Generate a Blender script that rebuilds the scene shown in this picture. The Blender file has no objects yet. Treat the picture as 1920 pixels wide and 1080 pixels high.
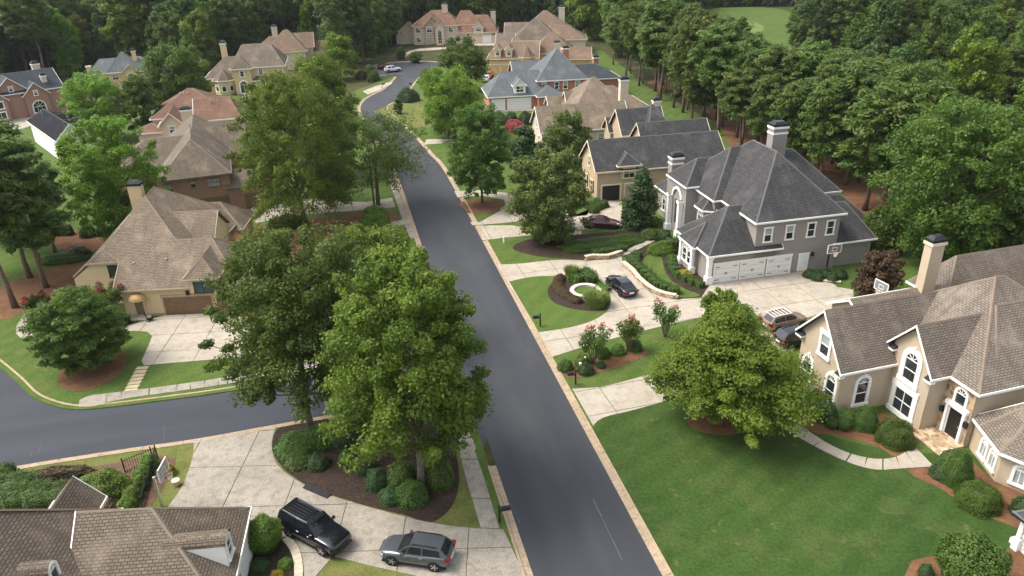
import bpy, math, random
import numpy as np
from mathutils import Vector, Matrix
from mathutils.geometry import tessellate_polygon
random.seed(7); rng = np.random.default_rng(7)
R = math.radians
S = bpy.context.scene
C = S.collection
# ------------------------------------------------------------------ camera, sky, sun, exposure
CF, CT, CR, CH = 1410.0, R(25.81), R(1.6), 36.0
cam = bpy.data.objects.new('camera', bpy.data.cameras.new('camera')); C.objects.link(cam)
cam.location = (0, 0, CH)
cam.rotation_mode = 'XYZ'
cam.matrix_world = Matrix.Translation((0, 0, CH)) @ Matrix.Rotation(R(90)-CT, 4, 'X') @ Matrix.Rotation(-CR, 4, 'Z')
cam.data.sensor_width = 36.0; cam.data.lens = CF/1920*36; cam.data.clip_end = 3000; cam.data.clip_start = .5
S.camera = cam
w = bpy.data.worlds.new('World'); S.world = w; w.use_nodes = True
nt = w.node_tree; bg = nt.nodes['Background']
SUN_EL, SUN_AZ = R(55), R(-85)          # azimuth from +Y (view direction) towards +X
sky = nt.nodes.new('ShaderNodeTexSky'); sky.sky_type = 'NISHITA'; sky.sun_disc = False
sky.sun_elevation = SUN_EL; sky.sun_rotation = SUN_AZ; sky.air_density = 1.0; sky.dust_density = 4.0; sky.ozone_density = 1.0
hs = nt.nodes.new('ShaderNodeHueSaturation'); hs.inputs['Saturation'].default_value = .3
nt.links.new(sky.outputs[0], hs.inputs['Color']); nt.links.new(hs.outputs[0], bg.inputs[0]); bg.inputs[1].default_value = .15
sl = bpy.data.lights.new('sun', 'SUN'); sl.energy = 1.2; sl.angle = R(22); sl.color = (1, .92, .78)
so = bpy.data.objects.new('sun', sl); C.objects.link(so)
sd = Vector((math.sin(SUN_AZ)*math.cos(SUN_EL), math.cos(SUN_AZ)*math.cos(SUN_EL), math.sin(SUN_EL)))
so.rotation_euler = sd.to_track_quat('Z', 'Y').to_euler()
S.view_settings.view_transform = 'Standard'; S.view_settings.look = 'None'; S.view_settings.exposure = 1.3; S.view_settings.gamma = 1
S.cycles.max_bounces = 6; S.cycles.transparent_max_bounces = 4

# ------------------------------------------------------------------ survey helpers
_c, _s, _cr, _sr = math.cos(CT), math.sin(CT), math.cos(CR), math.sin(CR)
def G(px, py, z=0.0):                     # point of the plot plan at height z
    x0, y0 = (px-960)/CF, (py-540)/CF
    x, y = x0*_cr-y0*_sr, y0*_cr+x0*_sr
    t = (z-CH)/-(_s+y*_c)
    return Vector((x*t, (_c-y*_s)*t, z))
def PX(p):
    fw = p[1]*_c-(p[2]-CH)*_s; dn = -(p[1]*_s+(p[2]-CH)*_c); x, y = p[0]/fw, dn/fw
    return (960+CF*(x*_cr+y*_sr), 540+CF*(y*_cr-x*_sr))
def ppm(p): return CF/(p[1]*_c-(p[2]-CH)*_s)
def height_at(b, py):                     # height of a thing standing on b whose top shows at row py
    lo, hi = 0, 34
    for _ in range(40):
        m = (lo+hi)/2
        if PX((b[0], b[1], m))[1] > py: lo = m
        else: hi = m
    return lo
# ------------------------------------------------------------------ materials
MATS = {}
def _nodes(name):
    m = bpy.data.materials.new(name); m.use_nodes = True
    n = m.node_tree; b = n.nodes['Principled BSDF']; return m, n, b
def mix(n, a, b, fac):
    x = n.nodes.new('ShaderNodeMix'); x.data_type = 'RGBA'
    for i, v in ((6, a), (7, b), (0, fac)):
        if isinstance(v, (tuple, list)): x.inputs[i].default_value = (*v[:3], 1)
        elif isinstance(v, (int, float)): x.inputs[i].default_value = v
        else: n.links.new(v, x.inputs[i])
    return x.outputs[2]
def noise(n, scale, detail=4, coord='Object', rough=.6):
    t = n.nodes.new('ShaderNodeTexCoord'); x = n.nodes.new('ShaderNodeTexNoise')
    x.inputs['Scale'].default_value = scale; x.inputs['Detail'].default_value = detail; x.inputs['Roughness'].default_value = rough
    n.links.new(t.outputs[coord], x.inputs['Vector']); return x.outputs[0]
def ramp(n, fac, a, b):
    r = n.nodes.new('ShaderNodeMapRange'); r.inputs[1].default_value = a; r.inputs[2].default_value = b; n.links.new(fac, r.inputs[0]); return r.outputs[0]
def bump(n, b, h, st, dist=.02):
    u = n.nodes.new('ShaderNodeBump'); u.inputs['Strength'].default_value = st; u.inputs['Distance'].default_value = dist
    n.links.new(h, u.inputs['Height']); n.links.new(u.outputs[0], b.inputs['Normal'])
def plain(name, col, rough=.7, var=.15, scale=2.0, metal=0, spec=.3, bst=0):
    if name in MATS: return MATS[name]
    m, n, b = _nodes(name); f = noise(n, scale); d = tuple(c*(1-var) for c in col); e = tuple(min(1, c*(1+var)) for c in col)
    n.links.new(mix(n, d, e, ramp(n, f, .3, .7)), b.inputs['Base Color'])
    b.inputs['Roughness'].default_value = rough; b.inputs['Metallic'].default_value = metal; b.inputs['Specular IOR Level'].default_value = spec
    if bst: bump(n, b, noise(n, scale*8), bst)
    MATS[name] = m; return m
def ground_mat(name, c1, c2, c3, s1, s2, s3, bst=.5, rough=.95, mow=0):
    m, n, b = _nodes(name)
    a = mix(n, c1, c2, ramp(n, noise(n, s1, 5), .35, .65)); a = mix(n, a, c3, ramp(n, noise(n, s2, 6), .48, .72))
    if mow:
        t = n.nodes.new('ShaderNodeTexCoord'); wv = n.nodes.new('ShaderNodeTexWave'); wv.inputs['Scale'].default_value = .16; wv.inputs['Distortion'].default_value = 1.5; wv.inputs['Detail'].default_value = 2; mp = n.nodes.new('ShaderNodeMapping'); mp.inputs['Rotation'].default_value = (0, 0, mow); n.links.new(t.outputs['Object'], mp.inputs[0]); n.links.new(mp.outputs[0], wv.inputs[0])
        mm = n.nodes.new('ShaderNodeMath'); mm.operation = 'MULTIPLY'; mm.inputs[1].default_value = .22; n.links.new(wv.outputs[1], mm.inputs[0]); a = mix(n, a, tuple(x*1.5 for x in c2), mm.outputs[0]); a = mix(n, a, (.20, .17, .07), ramp(n, noise(n, .8, 7), .62, .82))
    fine = noise(n, s3, 3); k = n.nodes.new('ShaderNodeMix'); k.data_type = 'RGBA'; k.blend_type = 'MULTIPLY'; k.inputs[0].default_value = .55
    n.links.new(a, k.inputs[6]); g = n.nodes.new('ShaderNodeCombineColor'); v = ramp(n, fine, .2, .75)
    for i in range(3): n.links.new(v, g.inputs[i])
    n.links.new(g.outputs[0], k.inputs[7]); n.links.new(k.outputs[2], b.inputs['Base Color'])
    b.inputs['Roughness'].default_value = rough; b.inputs['Specular IOR Level'].default_value = .15
    bump(n, b, fine, bst, .05); MATS[name] = m; return m
def shingle(name, c1, c2, joint, row=.19, width=.34):
    m, n, b = _nodes(name); t = n.nodes.new('ShaderNodeTexCoord'); k = n.nodes.new('ShaderNodeTexBrick')
    n.links.new(t.outputs['UV'], k.inputs['Vector']); k.offset = .5
    for i, v in (('Color1', c1), ('Color2', c2), ('Mortar', joint)): k.inputs[i].default_value = (*v, 1)
    k.inputs['Scale'].default_value = 1; k.inputs['Brick Width'].default_value = width; k.inputs['Row Height'].default_value = row
    k.inputs['Mortar Size'].default_value = .03; k.inputs['Mortar Smooth'].default_value = .35; k.inputs['Bias'].default_value = 0
    f = noise(n, 3.5, 6, 'UV'); g = noise(n, .35, 4, 'UV')
    a = mix(n, k.outputs[0], tuple(x*.62 for x in c1), ramp(n, f, .52, .8)); a = mix(n, a, tuple(min(1, x*1.35) for x in c2), ramp(n, g, .5, .85))
    mp = n.nodes.new('ShaderNodeMapping'); mp.inputs['Scale'].default_value = (1.6, .16, 1); n.links.new(t.outputs['UV'], mp.inputs[0]); ns = n.nodes.new('ShaderNodeTexNoise'); ns.inputs['Scale'].default_value = 1; ns.inputs['Detail'].default_value = 5; n.links.new(mp.outputs[0], ns.inputs[0])
    a = mix(n, a, tuple(x*.6 for x in c1), ramp(n, ns.outputs[0], .53, .78))
    n.links.new(a, b.inputs['Base Color']); b.inputs['Roughness'].default_value = .85; b.inputs['Specular IOR Level'].default_value = .25
    bump(n, b, k.outputs[1], -.5, .02); MATS[name] = m; return m
def brickwall(name, c1, c2, mort):
    m, n, b = _nodes(name); t = n.nodes.new('ShaderNodeTexCoord'); k = n.nodes.new('ShaderNodeTexBrick'); n.links.new(t.outputs['UV'], k.inputs['Vector'])
    for i, v in (('Color1', c1), ('Color2', c2), ('Mortar', mort)): k.inputs[i].default_value = (*v, 1)
    k.inputs['Scale'].default_value = 1; k.inputs['Brick Width'].default_value = .3; k.inputs['Row Height'].default_value = .11; k.inputs['Mortar Size'].default_value = .012
    n.links.new(mix(n, k.outputs[0], c2, ramp(n, noise(n, 1.2), .4, .9)), b.inputs['Base Color']); b.inputs['Roughness'].default_value = .9; MATS[name] = m; return m
def stonewall(name, cols, scale):
    m, n, b = _nodes(name); t = n.nodes.new('ShaderNodeTexCoord'); v = n.nodes.new('ShaderNodeTexVoronoi'); v.inputs['Scale'].default_value = scale
    n.links.new(t.outputs['Object'], v.inputs['Vector']); r = n.nodes.new('ShaderNodeValToRGB'); r.color_ramp.elements[0].color = (*cols[0], 1); r.color_ramp.elements[1].color = (*cols[2], 1)
    e = r.color_ramp.elements.new(.5); e.color = (*cols[1], 1); sx = n.nodes.new('ShaderNodeSeparateColor'); n.links.new(v.outputs['Color'], sx.inputs[0]); n.links.new(sx.outputs[0], r.inputs[0])
    n.links.new(r.outputs[0], b.inputs['Base Color']); b.inputs['Roughness'].default_value = .9; bump(n, b, v.outputs['Distance'], -.6, .06); MATS[name] = m; return m
def leafmat(name, dark, light, trans=.35, hue=.5):
    m = bpy.data.materials.new(name); m.use_nodes = True; n = m.node_tree; n.nodes.clear()
    o = n.nodes.new('ShaderNodeOutputMaterial'); at = n.nodes.new('ShaderNodeAttribute'); at.attribute_name = 'tone'; oi = n.nodes.new('ShaderNodeObjectInfo')
    c = mix(n, dark, light, at.outputs['Fac']); h = n.nodes.new('ShaderNodeHueSaturation'); n.links.new(c, h.inputs['Color'])
    hr = n.nodes.new('ShaderNodeMapRange'); hr.inputs[3].default_value = .485; hr.inputs[4].default_value = .515; n.links.new(oi.outputs['Random'], hr.inputs[0]); n.links.new(hr.outputs[0], h.inputs['Hue'])
    vr = n.nodes.new('ShaderNodeMapRange'); vr.inputs[3].default_value = .85; vr.inputs[4].default_value = 1.15; n.links.new(oi.outputs['Random'], vr.inputs[0]); n.links.new(vr.outputs[0], h.inputs['Value'])
    d = n.nodes.new('ShaderNodeBsdfPrincipled'); d.inputs['Roughness'].default_value = .55; d.inputs['Specular IOR Level'].default_value = .3
    t = n.nodes.new('ShaderNodeBsdfTranslucent'); x = n.nodes.new('ShaderNodeMixShader'); x.inputs[0].default_value = trans
    n.links.new(h.outputs[0], d.inputs['Base Color']); n.links.new(h.outputs[0], t.inputs[0])
    n.links.new(d.outputs[0], x.inputs[1]); n.links.new(t.outputs[0], x.inputs[2]); n.links.new(x.outputs[0], o.inputs[0]); MATS[name] = m; return m

M_GRASS = ground_mat('grass', (.066, .118, .022), (.088, .140, .028), (.125, .145, .045), .12, .5, 7, .4, mow=.5)
M_GRASSD = ground_mat('deep grass', (.034, .072, .014), (.047, .088, .017), (.072, .098, .028), .10, .35, 6, .4, mow=.9)
M_GRASSY = ground_mat('dry grass', (.105, .135, .030), (.145, .16, .045), (.20, .165, .07), .15, .5, 7, .4, mow=1.2)
M_FLOOR = ground_mat('woodland floor', (.04, .06, .018), (.06, .07, .022), (.13, .08, .04), .05, .3, 6, .7)
M_STRAW = ground_mat('pine straw', (.17, .085, .045), (.24, .125, .065), (.13, .075, .04), .5, 2.5, 16, .8)
M_MULCH = ground_mat('dark mulch', (.035, .026, .022), (.055, .038, .03), (.10, .065, .045), .8, 5, 18, .9)
def asphalt(name, ang, c1, c2, c3, c4):
    m, n, b = _nodes(name); t = n.nodes.new('ShaderNodeTexCoord')
    def ns(rot, sc, s0, det):
        mp = n.nodes.new('ShaderNodeMapping'); mp.vector_type = 'TEXTURE'; mp.inputs['Rotation'].default_value = (0, 0, rot); mp.inputs['Scale'].default_value = sc; n.links.new(t.outputs['Object'], mp.inputs[0])
        x = n.nodes.new('ShaderNodeTexNoise'); x.inputs['Scale'].default_value = s0; x.inputs['Detail'].default_value = det; n.links.new(mp.outputs[0], x.inputs[0]); return x.outputs[0]
    a = mix(n, c1, c2, ramp(n, ns(ang, (1, 14, 1), .5, 5), .36, .66)); a = mix(n, a, c3, ramp(n, ns(ang, (1, 3, 1), .28, 6), .55, .78)); a = mix(n, a, c4, ramp(n, noise(n, .9, 5), .66, .76))
    f = noise(n, 45, 2); a = mix(n, a, tuple(x*.6 for x in c1), ramp(n, f, .55, .9)); n.links.new(a, b.inputs['Base Color']); b.inputs['Roughness'].default_value = .78; b.inputs['Specular IOR Level'].default_value = .3; bump(n, b, f, .15); return m
M_ASPH = asphalt('asphalt', R(12.65), (.035, .038, .045), (.046, .049, .056), (.058, .060, .066), (.029, .031, .036))
M_ASPH2 = asphalt('side street asphalt', R(-78), (.033, .037, .048), (.043, .047, .059), (.053, .057, .068), (.027, .030, .038))
M_CONC = ground_mat('concrete', (.44, .39, .32), (.52, .46, .38), (.37, .32, .25), .25, 1.3, 14, .12, .85)
M_CONCO = ground_mat('old concrete', (.33, .30, .25), (.41, .37, .31), (.26, .23, .19), .35, 1.6, 12, .15, .85)
M_KERB = ground_mat('kerb concrete', (.42, .32, .22), (.50, .39, .27), (.32, .24, .16), .5, 2.2, 14, .15, .9)
M_JOINT = plain('joint', (.12, .10, .08), .95)
M_WHITE = plain('white trim', (.80, .79, .75), .5, .05, 1.5)
M_CREAM = plain('cream trim', (.70, .60, .44), .6, .06, 1.5)
M_GLASS = plain('window glass', (.022, .028, .032), .06, .4, .6, 0, .6)
M_BLIND = plain('glass with blinds', (.30, .33, .33), .15, .25, 2.0, 0, .6)
M_BLACK = plain('black metal', (.018, .018, .02), .45, .2)
M_DARKM = plain('chimney cap metal', (.03, .033, .038), .4, .3, 3, .5)
M_BARK = plain('bark', (.13, .10, .075), .95, .35, 5, bst=.8)
M_PBARK = plain('pine bark', (.15, .105, .075), .95, .35, 4, bst=.8)
M_STONE = stonewall('field stone', ((.20, .13, .07), (.38, .27, .16), (.50, .42, .32)), 3.2)
M_RUB = plain('tyre rubber', (.015, .015, .016), .8)
M_RIM = plain('alloy', (.55, .56, .58), .3, .05, 2, .9)
M_ASPHP = plain('road paint', (.105, .108, .115), .8, .2, 6)

# ------------------------------------------------------------------ mesh helpers
def add(o, parent=None, **kw):
    C.objects.link(o)
    if parent is not None: o.parent = parent
    for k, v in kw.items(): o[k] = v
    return o
class MB:
    def __init__(s): s.v = []; s.f = []
    def quad(s, *p): i = len(s.v); s.v += [tuple(q) for q in p]; s.f.append(tuple(range(i, i+len(p)))); return s
    def prism(s, poly, z0, z1):            # poly: (x,y) ccw
        a = sum(poly[i][0]*poly[(i+1) % len(poly)][1]-poly[(i+1) % len(poly)][0]*poly[i][1] for i in range(len(poly)))
        if a < 0: poly = poly[::-1]
        n = len(poly); i = len(s.v)
        s.v += [(p[0], p[1], z0) for p in poly]+[(p[0], p[1], z1) for p in poly]
        if n > 8:
            for t in tessellate_polygon([[Vector((p[0], p[1], 0)) for p in poly]]):
                a, b, c = (poly[k] for k in t); up = (b[0]-a[0])*(c[1]-a[1])-(b[1]-a[1])*(c[0]-a[0]) > 0
                s.f.append(tuple(i+n+k for k in (t if up else t[::-1])))
        else: s.f.append(tuple(range(i+n, i+2*n)))
        s.f.append(tuple(range(i+n-1, i-1, -1)))
        for k in range(n): j = (k+1) % n; s.f.append((i+k, i+j, i+n+j, i+n+k))
        return s
    def hull8(s, p):                       # 4 bottom + 4 top points
        i = len(s.v); s.v += [tuple(q) for q in p]
        for f in ((3, 2, 1, 0), (4, 5, 6, 7), (0, 1, 5, 4), (1, 2, 6, 5), (2, 3, 7, 6), (3, 0, 4, 7)): s.f.append(tuple(i+k for k in f))
        return s
    def box(s, x0, x1, y0, y1, z0, z1): return s.hull8([(x0, y0, z0), (x1, y0, z0), (x1, y1, z0), (x0, y1, z0), (x0, y0, z1), (x1, y0, z1), (x1, y1, z1), (x0, y1, z1)])
    def fbox(s, F, a0, a1, b0, b1, d0, d1):  # box in a wall frame F=(origin,right,up,out)
        o, r, u, t = F; g = lambda a, b, d: o+r*a+u*b+t*d
        return s.hull8([g(a0, b0, d0), g(a1, b0, d0), g(a1, b0, d1), g(a0, b0, d1), g(a0, b1, d0), g(a1, b1, d0), g(a1, b1, d1), g(a0, b1, d1)])
    def bar(s, a, b, w, h=None):
        a, b = Vector(a), Vector(b); d = (b-a).normalized(); h = h or w
        u = d.cross(Vector((0, 0, 1))); u = u.normalized() if u.length > 1e-4 else Vector((1, 0, 0)); t = u.cross(d)
        return s.hull8([a-u*w-t*h, a+u*w-t*h, a+u*w+t*h, a-u*w+t*h, b-u*w-t*h, b+u*w-t*h, b+u*w+t*h, b-u*w+t*h])
    def tube(s, pts, rad, n=8, cap=True):
        pts = [Vector(p) for p in pts]; i0 = len(s.v); L = len(pts)
        for k, p in enumerate(pts):
            d = (pts[min(k+1, L-1)]-pts[max(k-1, 0)]).normalized(); u = d.orthogonal().normalized() if k == 0 else (u-d*u.dot(d)).normalized(); t = d.cross(u)
            r = rad[k] if hasattr(rad, '__len__') else rad
            s.v += [tuple(p+(u*math.cos(2*math.pi*j/n)+t*math.sin(2*math.pi*j/n))*r) for j in range(n)]
        for k in range(L-1):
            for j in range(n): a = i0+k*n; s.f.append((a+j, a+(j+1) % n, a+n+(j+1) % n, a+n+j))
        if cap: s.f.append(tuple(range(i0+(L-1)*n, i0+L*n))); s.f.append(tuple(range(i0+n-1, i0-1, -1)))
        return s
    def lathe(s, prof, n=12, c=(0, 0, 0)):   # prof: (r,z)
        i0 = len(s.v); L = len(prof)
        for r, z in prof: s.v += [(c[0]+r*math.cos(2*math.pi*j/n), c[1]+r*math.sin(2*math.pi*j/n), c[2]+z) for j in range(n)]
        for k in range(L-1):
            for j in range(n): a = i0+k*n; s.f.append((a+j, a+(j+1) % n, a+n+(j+1) % n, a+n+j))
        s.f.append(tuple(range(i0+(L-1)*n, i0+L*n))); s.f.append(tuple(range(i0+n-1, i0-1, -1)))
        return s
    def mesh(s, name, mat, uv=False, smooth=False):
        me = bpy.data.meshes.new(name); me.from_pydata(s.v, [], s.f); me.materials.append(mat)
        if uv:
            l = me.uv_layers.new(name='UVMap')
            for p in me.polygons:
                nn = p.normal; u = Vector((0, 0, 1)).cross(nn)
                u = u.normalized() if u.length > .05 else Vector((1, 0, 0)); t = nn.cross(u)
                for li in p.loop_indices:
                    q = me.vertices[me.loops[li].vertex_index].co; l.data[li].uv = (q.dot(u), q.dot(t))
        if smooth: me.polygons.foreach_set('use_smooth', [True]*len(me.polygons))
        me.update(); return me
    def obj(s, name, mat, parent=None, uv=False, smooth=False, **kw): return add(bpy.data.objects.new(name, s.mesh(name, mat, uv, smooth)), parent, **kw)
def empty(name, loc=(0, 0, 0), rz=0, parent=None, **kw):
    o = bpy.data.objects.new(name, None); o.location = loc; o.rotation_euler = (0, 0, rz); o.empty_display_size = .3; return add(o, parent, **kw)
def copy_tree(o, parent=None):
    c = o.copy(); C.objects.link(c); c.parent = parent
    for ch in o.children: copy_tree(ch, c)
    return c
def spline(pts, closed=False, n=6):       # Catmull-Rom through plan points
    P_ = [np.array(p[:2], float) for p in pts]; out = []; L = len(P_)
    for i in range(L if closed else L-1):
        g = lambda k: P_[k % L] if closed else P_[min(max(k, 0), L-1)]
        a, b, c, d = g(i-1), g(i), g(i+1), g(i+2)
        for k in range(n):
            t = k/n; out.append(tuple(.5*((2*b)+(c-a)*t+(2*a-5*b+4*c-d)*t*t+(3*b-a-3*c+d)*t**3)))
    if not closed: out.append(tuple(P_[-1]))
    return out
def gp(pts): return [tuple(G(*p)[:2]) for p in pts]
def sheet(name, px, mat, z, smooth=True, label=None, z0=-.1, world=False):
    poly = px if world else gp(px)
    if smooth: poly = spline(poly, True, 5)
    return MB().prism(poly, z0, z).obj(name, mat, kind='structure')
def clip(poly, nx, ny, d):                # keep nx*x+ny*y<=d
    out = []
    for i in range(len(poly)):
        a, b = poly[i], poly[(i+1) % len(poly)]; da, db = nx*a[0]+ny*a[1]-d, nx*b[0]+ny*b[1]-d
        if da <= 0: out.append(a)
        if (da < 0 < db) or (db < 0 < da): t = da/(da-db); out.append((a[0]+(b[0]-a[0])*t, a[1]+(b[1]-a[1])*t))
    return out
def slabs(name, poly, ang, dx, dy, mat, z=.13, gap=.03, off=(0, 0)):
    base = MB().prism(poly, -.1, z-.045).obj(name, M_JOINT, kind='structure')
    a = R(ang); u, v = (math.cos(a), math.sin(a)), (-math.sin(a), math.cos(a))
    us = [p[0]*u[0]+p[1]*u[1] for p in poly]; vs = [p[0]*v[0]+p[1]*v[1] for p in poly]
    i0, i1 = math.floor((min(us)-off[0])/dx), math.ceil((max(us)-off[0])/dx); j0, j1 = math.floor((min(vs)-off[1])/dy), math.ceil((max(vs)-off[1])/dy)
    for i in range(i0, i1):
        for j in range(j0, j1):
            x0, x1, y0, y1 = off[0]+i*dx+gap, off[0]+(i+1)*dx-gap, off[1]+j*dy+gap, off[1]+(j+1)*dy-gap
            q = clip(poly, u[0], u[1], x1); q = clip(q, -u[0], -u[1], -x0) if len(q) > 2 else q
            q = clip(q, v[0], v[1], y1) if len(q) > 2 else q; q = clip(q, -v[0], -v[1], -y0) if len(q) > 2 else q
            if len(q) < 3: continue
            ar = abs(sum(q[k][0]*q[(k+1) % len(q)][1]-q[(k+1) % len(q)][0]*q[k][1] for k in range(len(q))))/2
            if ar < .08: continue
            MB().prism(q, z-.05, z+random.uniform(-.006, .006)).obj('slab', mat, base)
    return base
def resample(pl, step):
    pl = [np.array(p) for p in pl]; out = [pl[0]]; acc = 0
    for a, b in zip(pl[:-1], pl[1:]):
        L = np.linalg.norm(b-a); 
        if L < 1e-6: continue
        d = step-acc
        while d <= L: out.append(a+(b-a)*d/L); d += step
        acc = L-(d-step)
    return out
def kerb(pl, side, seg=6, step=.5):       # pl: road edge, side=+1: kerb to the left of travel
    root = MB().box(-.01, .01, -.01, .01, -.2, -.15).obj('kerb', M_KERB, kind='structure')
    pts = resample(pl, step); prof = [(0, .035), (.42, .05), (.47, .135), (.63, .14), (.64, -.08), (0, -.08)]
    T = []
    for i in range(len(pts)):
        d = pts[min(i+1, len(pts)-1)]-pts[max(i-1, 0)]; d /= max(np.linalg.norm(d), 1e-6); T.append(np.array([-d[1], d[0]])*side)
    for s0 in range(0, len(pts)-1, seg):
        m = MB(); idx = list(range(s0, min(s0+seg, len(pts)-1)+1)); n = len(prof)
        for k, i in enumerate(idx):
            sh = (pts[idx[-1]]-pts[idx[-2]]) if k == len(idx)-1 else 0
            p = pts[i]-(sh/np.linalg.norm(sh)*.03 if k == len(idx)-1 else 0)
            m.v += [(p[0]+T[i][0]*o, p[1]+T[i][1]*o, z) for o, z in prof]
        for k in range(len(idx)-1):
            for j in range(n):
                a, b = k*n+j, k*n+(j+1) % n; q = (a, b, b+n, a+n); m.f.append(q if side < 0 else q[::-1])
        m.f.append(tuple(range(n))); m.f.append(tuple(range((len(idx)-1)*n+n-1, (len(idx)-1)*n-1, -1)))
        m.obj('kerb_stone', M_KERB, root)
    return root
# ------------------------------------------------------------------ ground, roads, drives, lawns
MB().quad((-700, -60, -.02), (700, -60, -.02), (700, 900, -.02), (-700, 900, -.02)).obj('ground', M_FLOOR, kind='structure')
# main road: edges surveyed from the street
ML = gp([(1017, 1130), (1000, 1080), (905, 800), (837, 600), (746, 330), (716, 275), (690, 235), (676, 208), (682, 190), (700, 178), (720, 168), (735, 155), (744, 144)])
MR = gp([(1269, 1130), (1242, 1080), (1038, 700), (984, 600), (838, 330), (806, 290), (770, 250), (738, 222), (722, 207), (727, 197), (750, 186), (765, 172), (772, 160), (785, 145), (795, 135)])
MLs, MRs = spline(ML, n=8), spline(MR, n=8)
def strip(name, A, B, mat, z):
    m = MB(); A = [np.array(p) for p in resample(A, .5)]; B = [np.array(p) for p in resample(B, .5)]; n = 140
    a = [A[int(i*(len(A)-1)/n)] for i in range(n+1)]; b = [B[int(i*(len(B)-1)/n)] for i in range(n+1)]
    m.v = [(p[0], p[1], z) for p in a]+[(p[0], p[1], z) for p in b]
    m.f = [(i, n+1+i, n+2+i, i+1) for i in range(n)]
    return m.obj(name, mat, kind='structure')
strip('road', MLs, MRs, M_ASPH, .03)
cc = G(765, 128); CIRC = [(cc.x+11.5*math.cos(t*math.pi/16), cc.y+11.5*math.sin(t*math.pi/16)) for t in range(32)]
MB().prism(CIRC, -.1, .034).obj('turning_circle', M_ASPH, kind='structure')
ST = spline(gp([(-140, 560), (-60, 640), (0, 690), (30, 716), (60, 745), (100, 762), (140, 769), (185, 767), (300, 753), (430, 735), (600, 705), (740, 672), (800, 650), (826, 620), (832, 590)]), n=6)
SB = spline(gp([(-140, 905), (0, 880), (100, 863), (250, 840), (370, 823), (520, 796), (657, 772), (760, 760), (830, 768), (872, 790), (898, 826), (905, 850)]), n=6)
MB().prism(ST+gp([(862, 670), (915, 815)])+SB[::-1], -.1, .026).obj('side_street', M_ASPH2, kind='structure')
def cut(pl, y0, y1): return [p for p in pl if y0 <= p[1] <= y1]
kerb(cut(MRs, 30, 225), -1); kerb(cut(MLs, 30, G(905, 850).y), 1); kerb(cut(MLs, G(832, 590).y, 222), 1)
kerb(ST, 1); kerb(SB, -1)
kerb([CIRC[i % 32] for i in range(0, 23)], -1)
# painted line and patches on the road
for (ax, ay, bx, by, w_) in ((1112, 937, 1128, 970, .035), (1129, 973, 1146, 1008, .022), (1147, 1010, 1166, 1050, .03)):
    a, b = G(ax, ay), G(bx, by); MB().quad((a.x-w_, a.y, .036), (a.x+w_, a.y, .036), (b.x+w_, b.y, .036), (b.x-w_, b.y, .036)).obj('road_marking', M_ASPHP, kind='structure')
M_CRACK = plain('weedy crack', (.13, .115, .08), .95, .3, 5)
for cp in ([(310, 798), (307, 810), (309, 818), (306, 828)], [(78, 832), (75, 842), (70, 855)], [(59, 845), (58, 856)], [(1040, 745), (1010, 748), (985, 746)], [(905, 905), (960, 950), (975, 985)]):
    P_ = resample(spline(gp(cp), n=5), .25); m = MB()
    for a, b in zip(P_[:-1], P_[1:]):
        w_ = random.uniform(.008, .022); m.quad((a[0]-w_, a[1], .0365), (a[0]+w_, a[1], .0365), (b[0]+w_, b[1], .0365), (b[0]-w_, b[1], .0365))
    m.obj('road_crack', M_CRACK, kind='structure')
def off(pl, d, side):
    pl = [np.array(p) for p in pl]; out = []
    for i in range(len(pl)):
        t = pl[min(i+1, len(pl)-1)]-pl[max(i-1, 0)]; t /= max(1e-6, np.linalg.norm(t)); out.append(tuple(pl[i]+np.array([-t[1], t[0]])*side*d))
    return out
RK = off(cut(MRs, 28, 225), .62, -1)       # back of the right kerb
LK = off(cut(MLs, 28, 222), .62, 1)
def seg(pl, y0, y1): return [p for p in pl if y0 <= p[1] <= y1]
def gy(px, py): return G(px, py).y
# right side: one long lawn, drives laid on it
MB().prism(RK+gp([(850, 118), (1130, 95), (1215, 165), (1380, 250), (1640, 400), (1760, 470), (1990, 560), (1990, 1130)]), -.1, .10).obj('lawn', M_GRASS, kind='structure')
MB().prism([p for p in RK if p[1] < gy(1112, 800)]+spline(gp([(1115, 797), (1132, 784), (1180, 772), (1240, 757), (1300, 744), (1400, 735), (1480, 770), (1560, 820), (1690, 850)]), n=5)+gp([(1990, 860), (1990, 1130)]), -.1, .107).obj('lawn', M_GRASSD, kind='structure')
sheet('pine_straw', [(1215, 158), (1290, 180), (1350, 240), (1380, 285), (1500, 330), (1570, 350), (1600, 395), (1660, 420), (1730, 420), (1700, 340), (1600, 300), (1500, 262), (1400, 235), (1330, 200), (1280, 165), (1240, 150)], M_STRAW, .108)
sheet('fairway', [(1240, 60), (1290, 24), (1350, 16), (1420, 14), (1480, 22), (1520, 60), (1560, 110), (1480, 130), (1380, 120), (1300, 110)], M_GRASS, .11)
sheet('golf_green', [(1305, 44), (1360, 36), (1420, 44), (1430, 58), (1390, 68), (1340, 62)], plain('putting green', (.115, .165, .036), .9, .2, .03), .116)
sheet('fairway', [(1330, 190), (1420, 150), (1540, 140), (1620, 210), (1700, 260), (1640, 300), (1520, 260), (1400, 230)], M_GRASS, .11)
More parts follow.
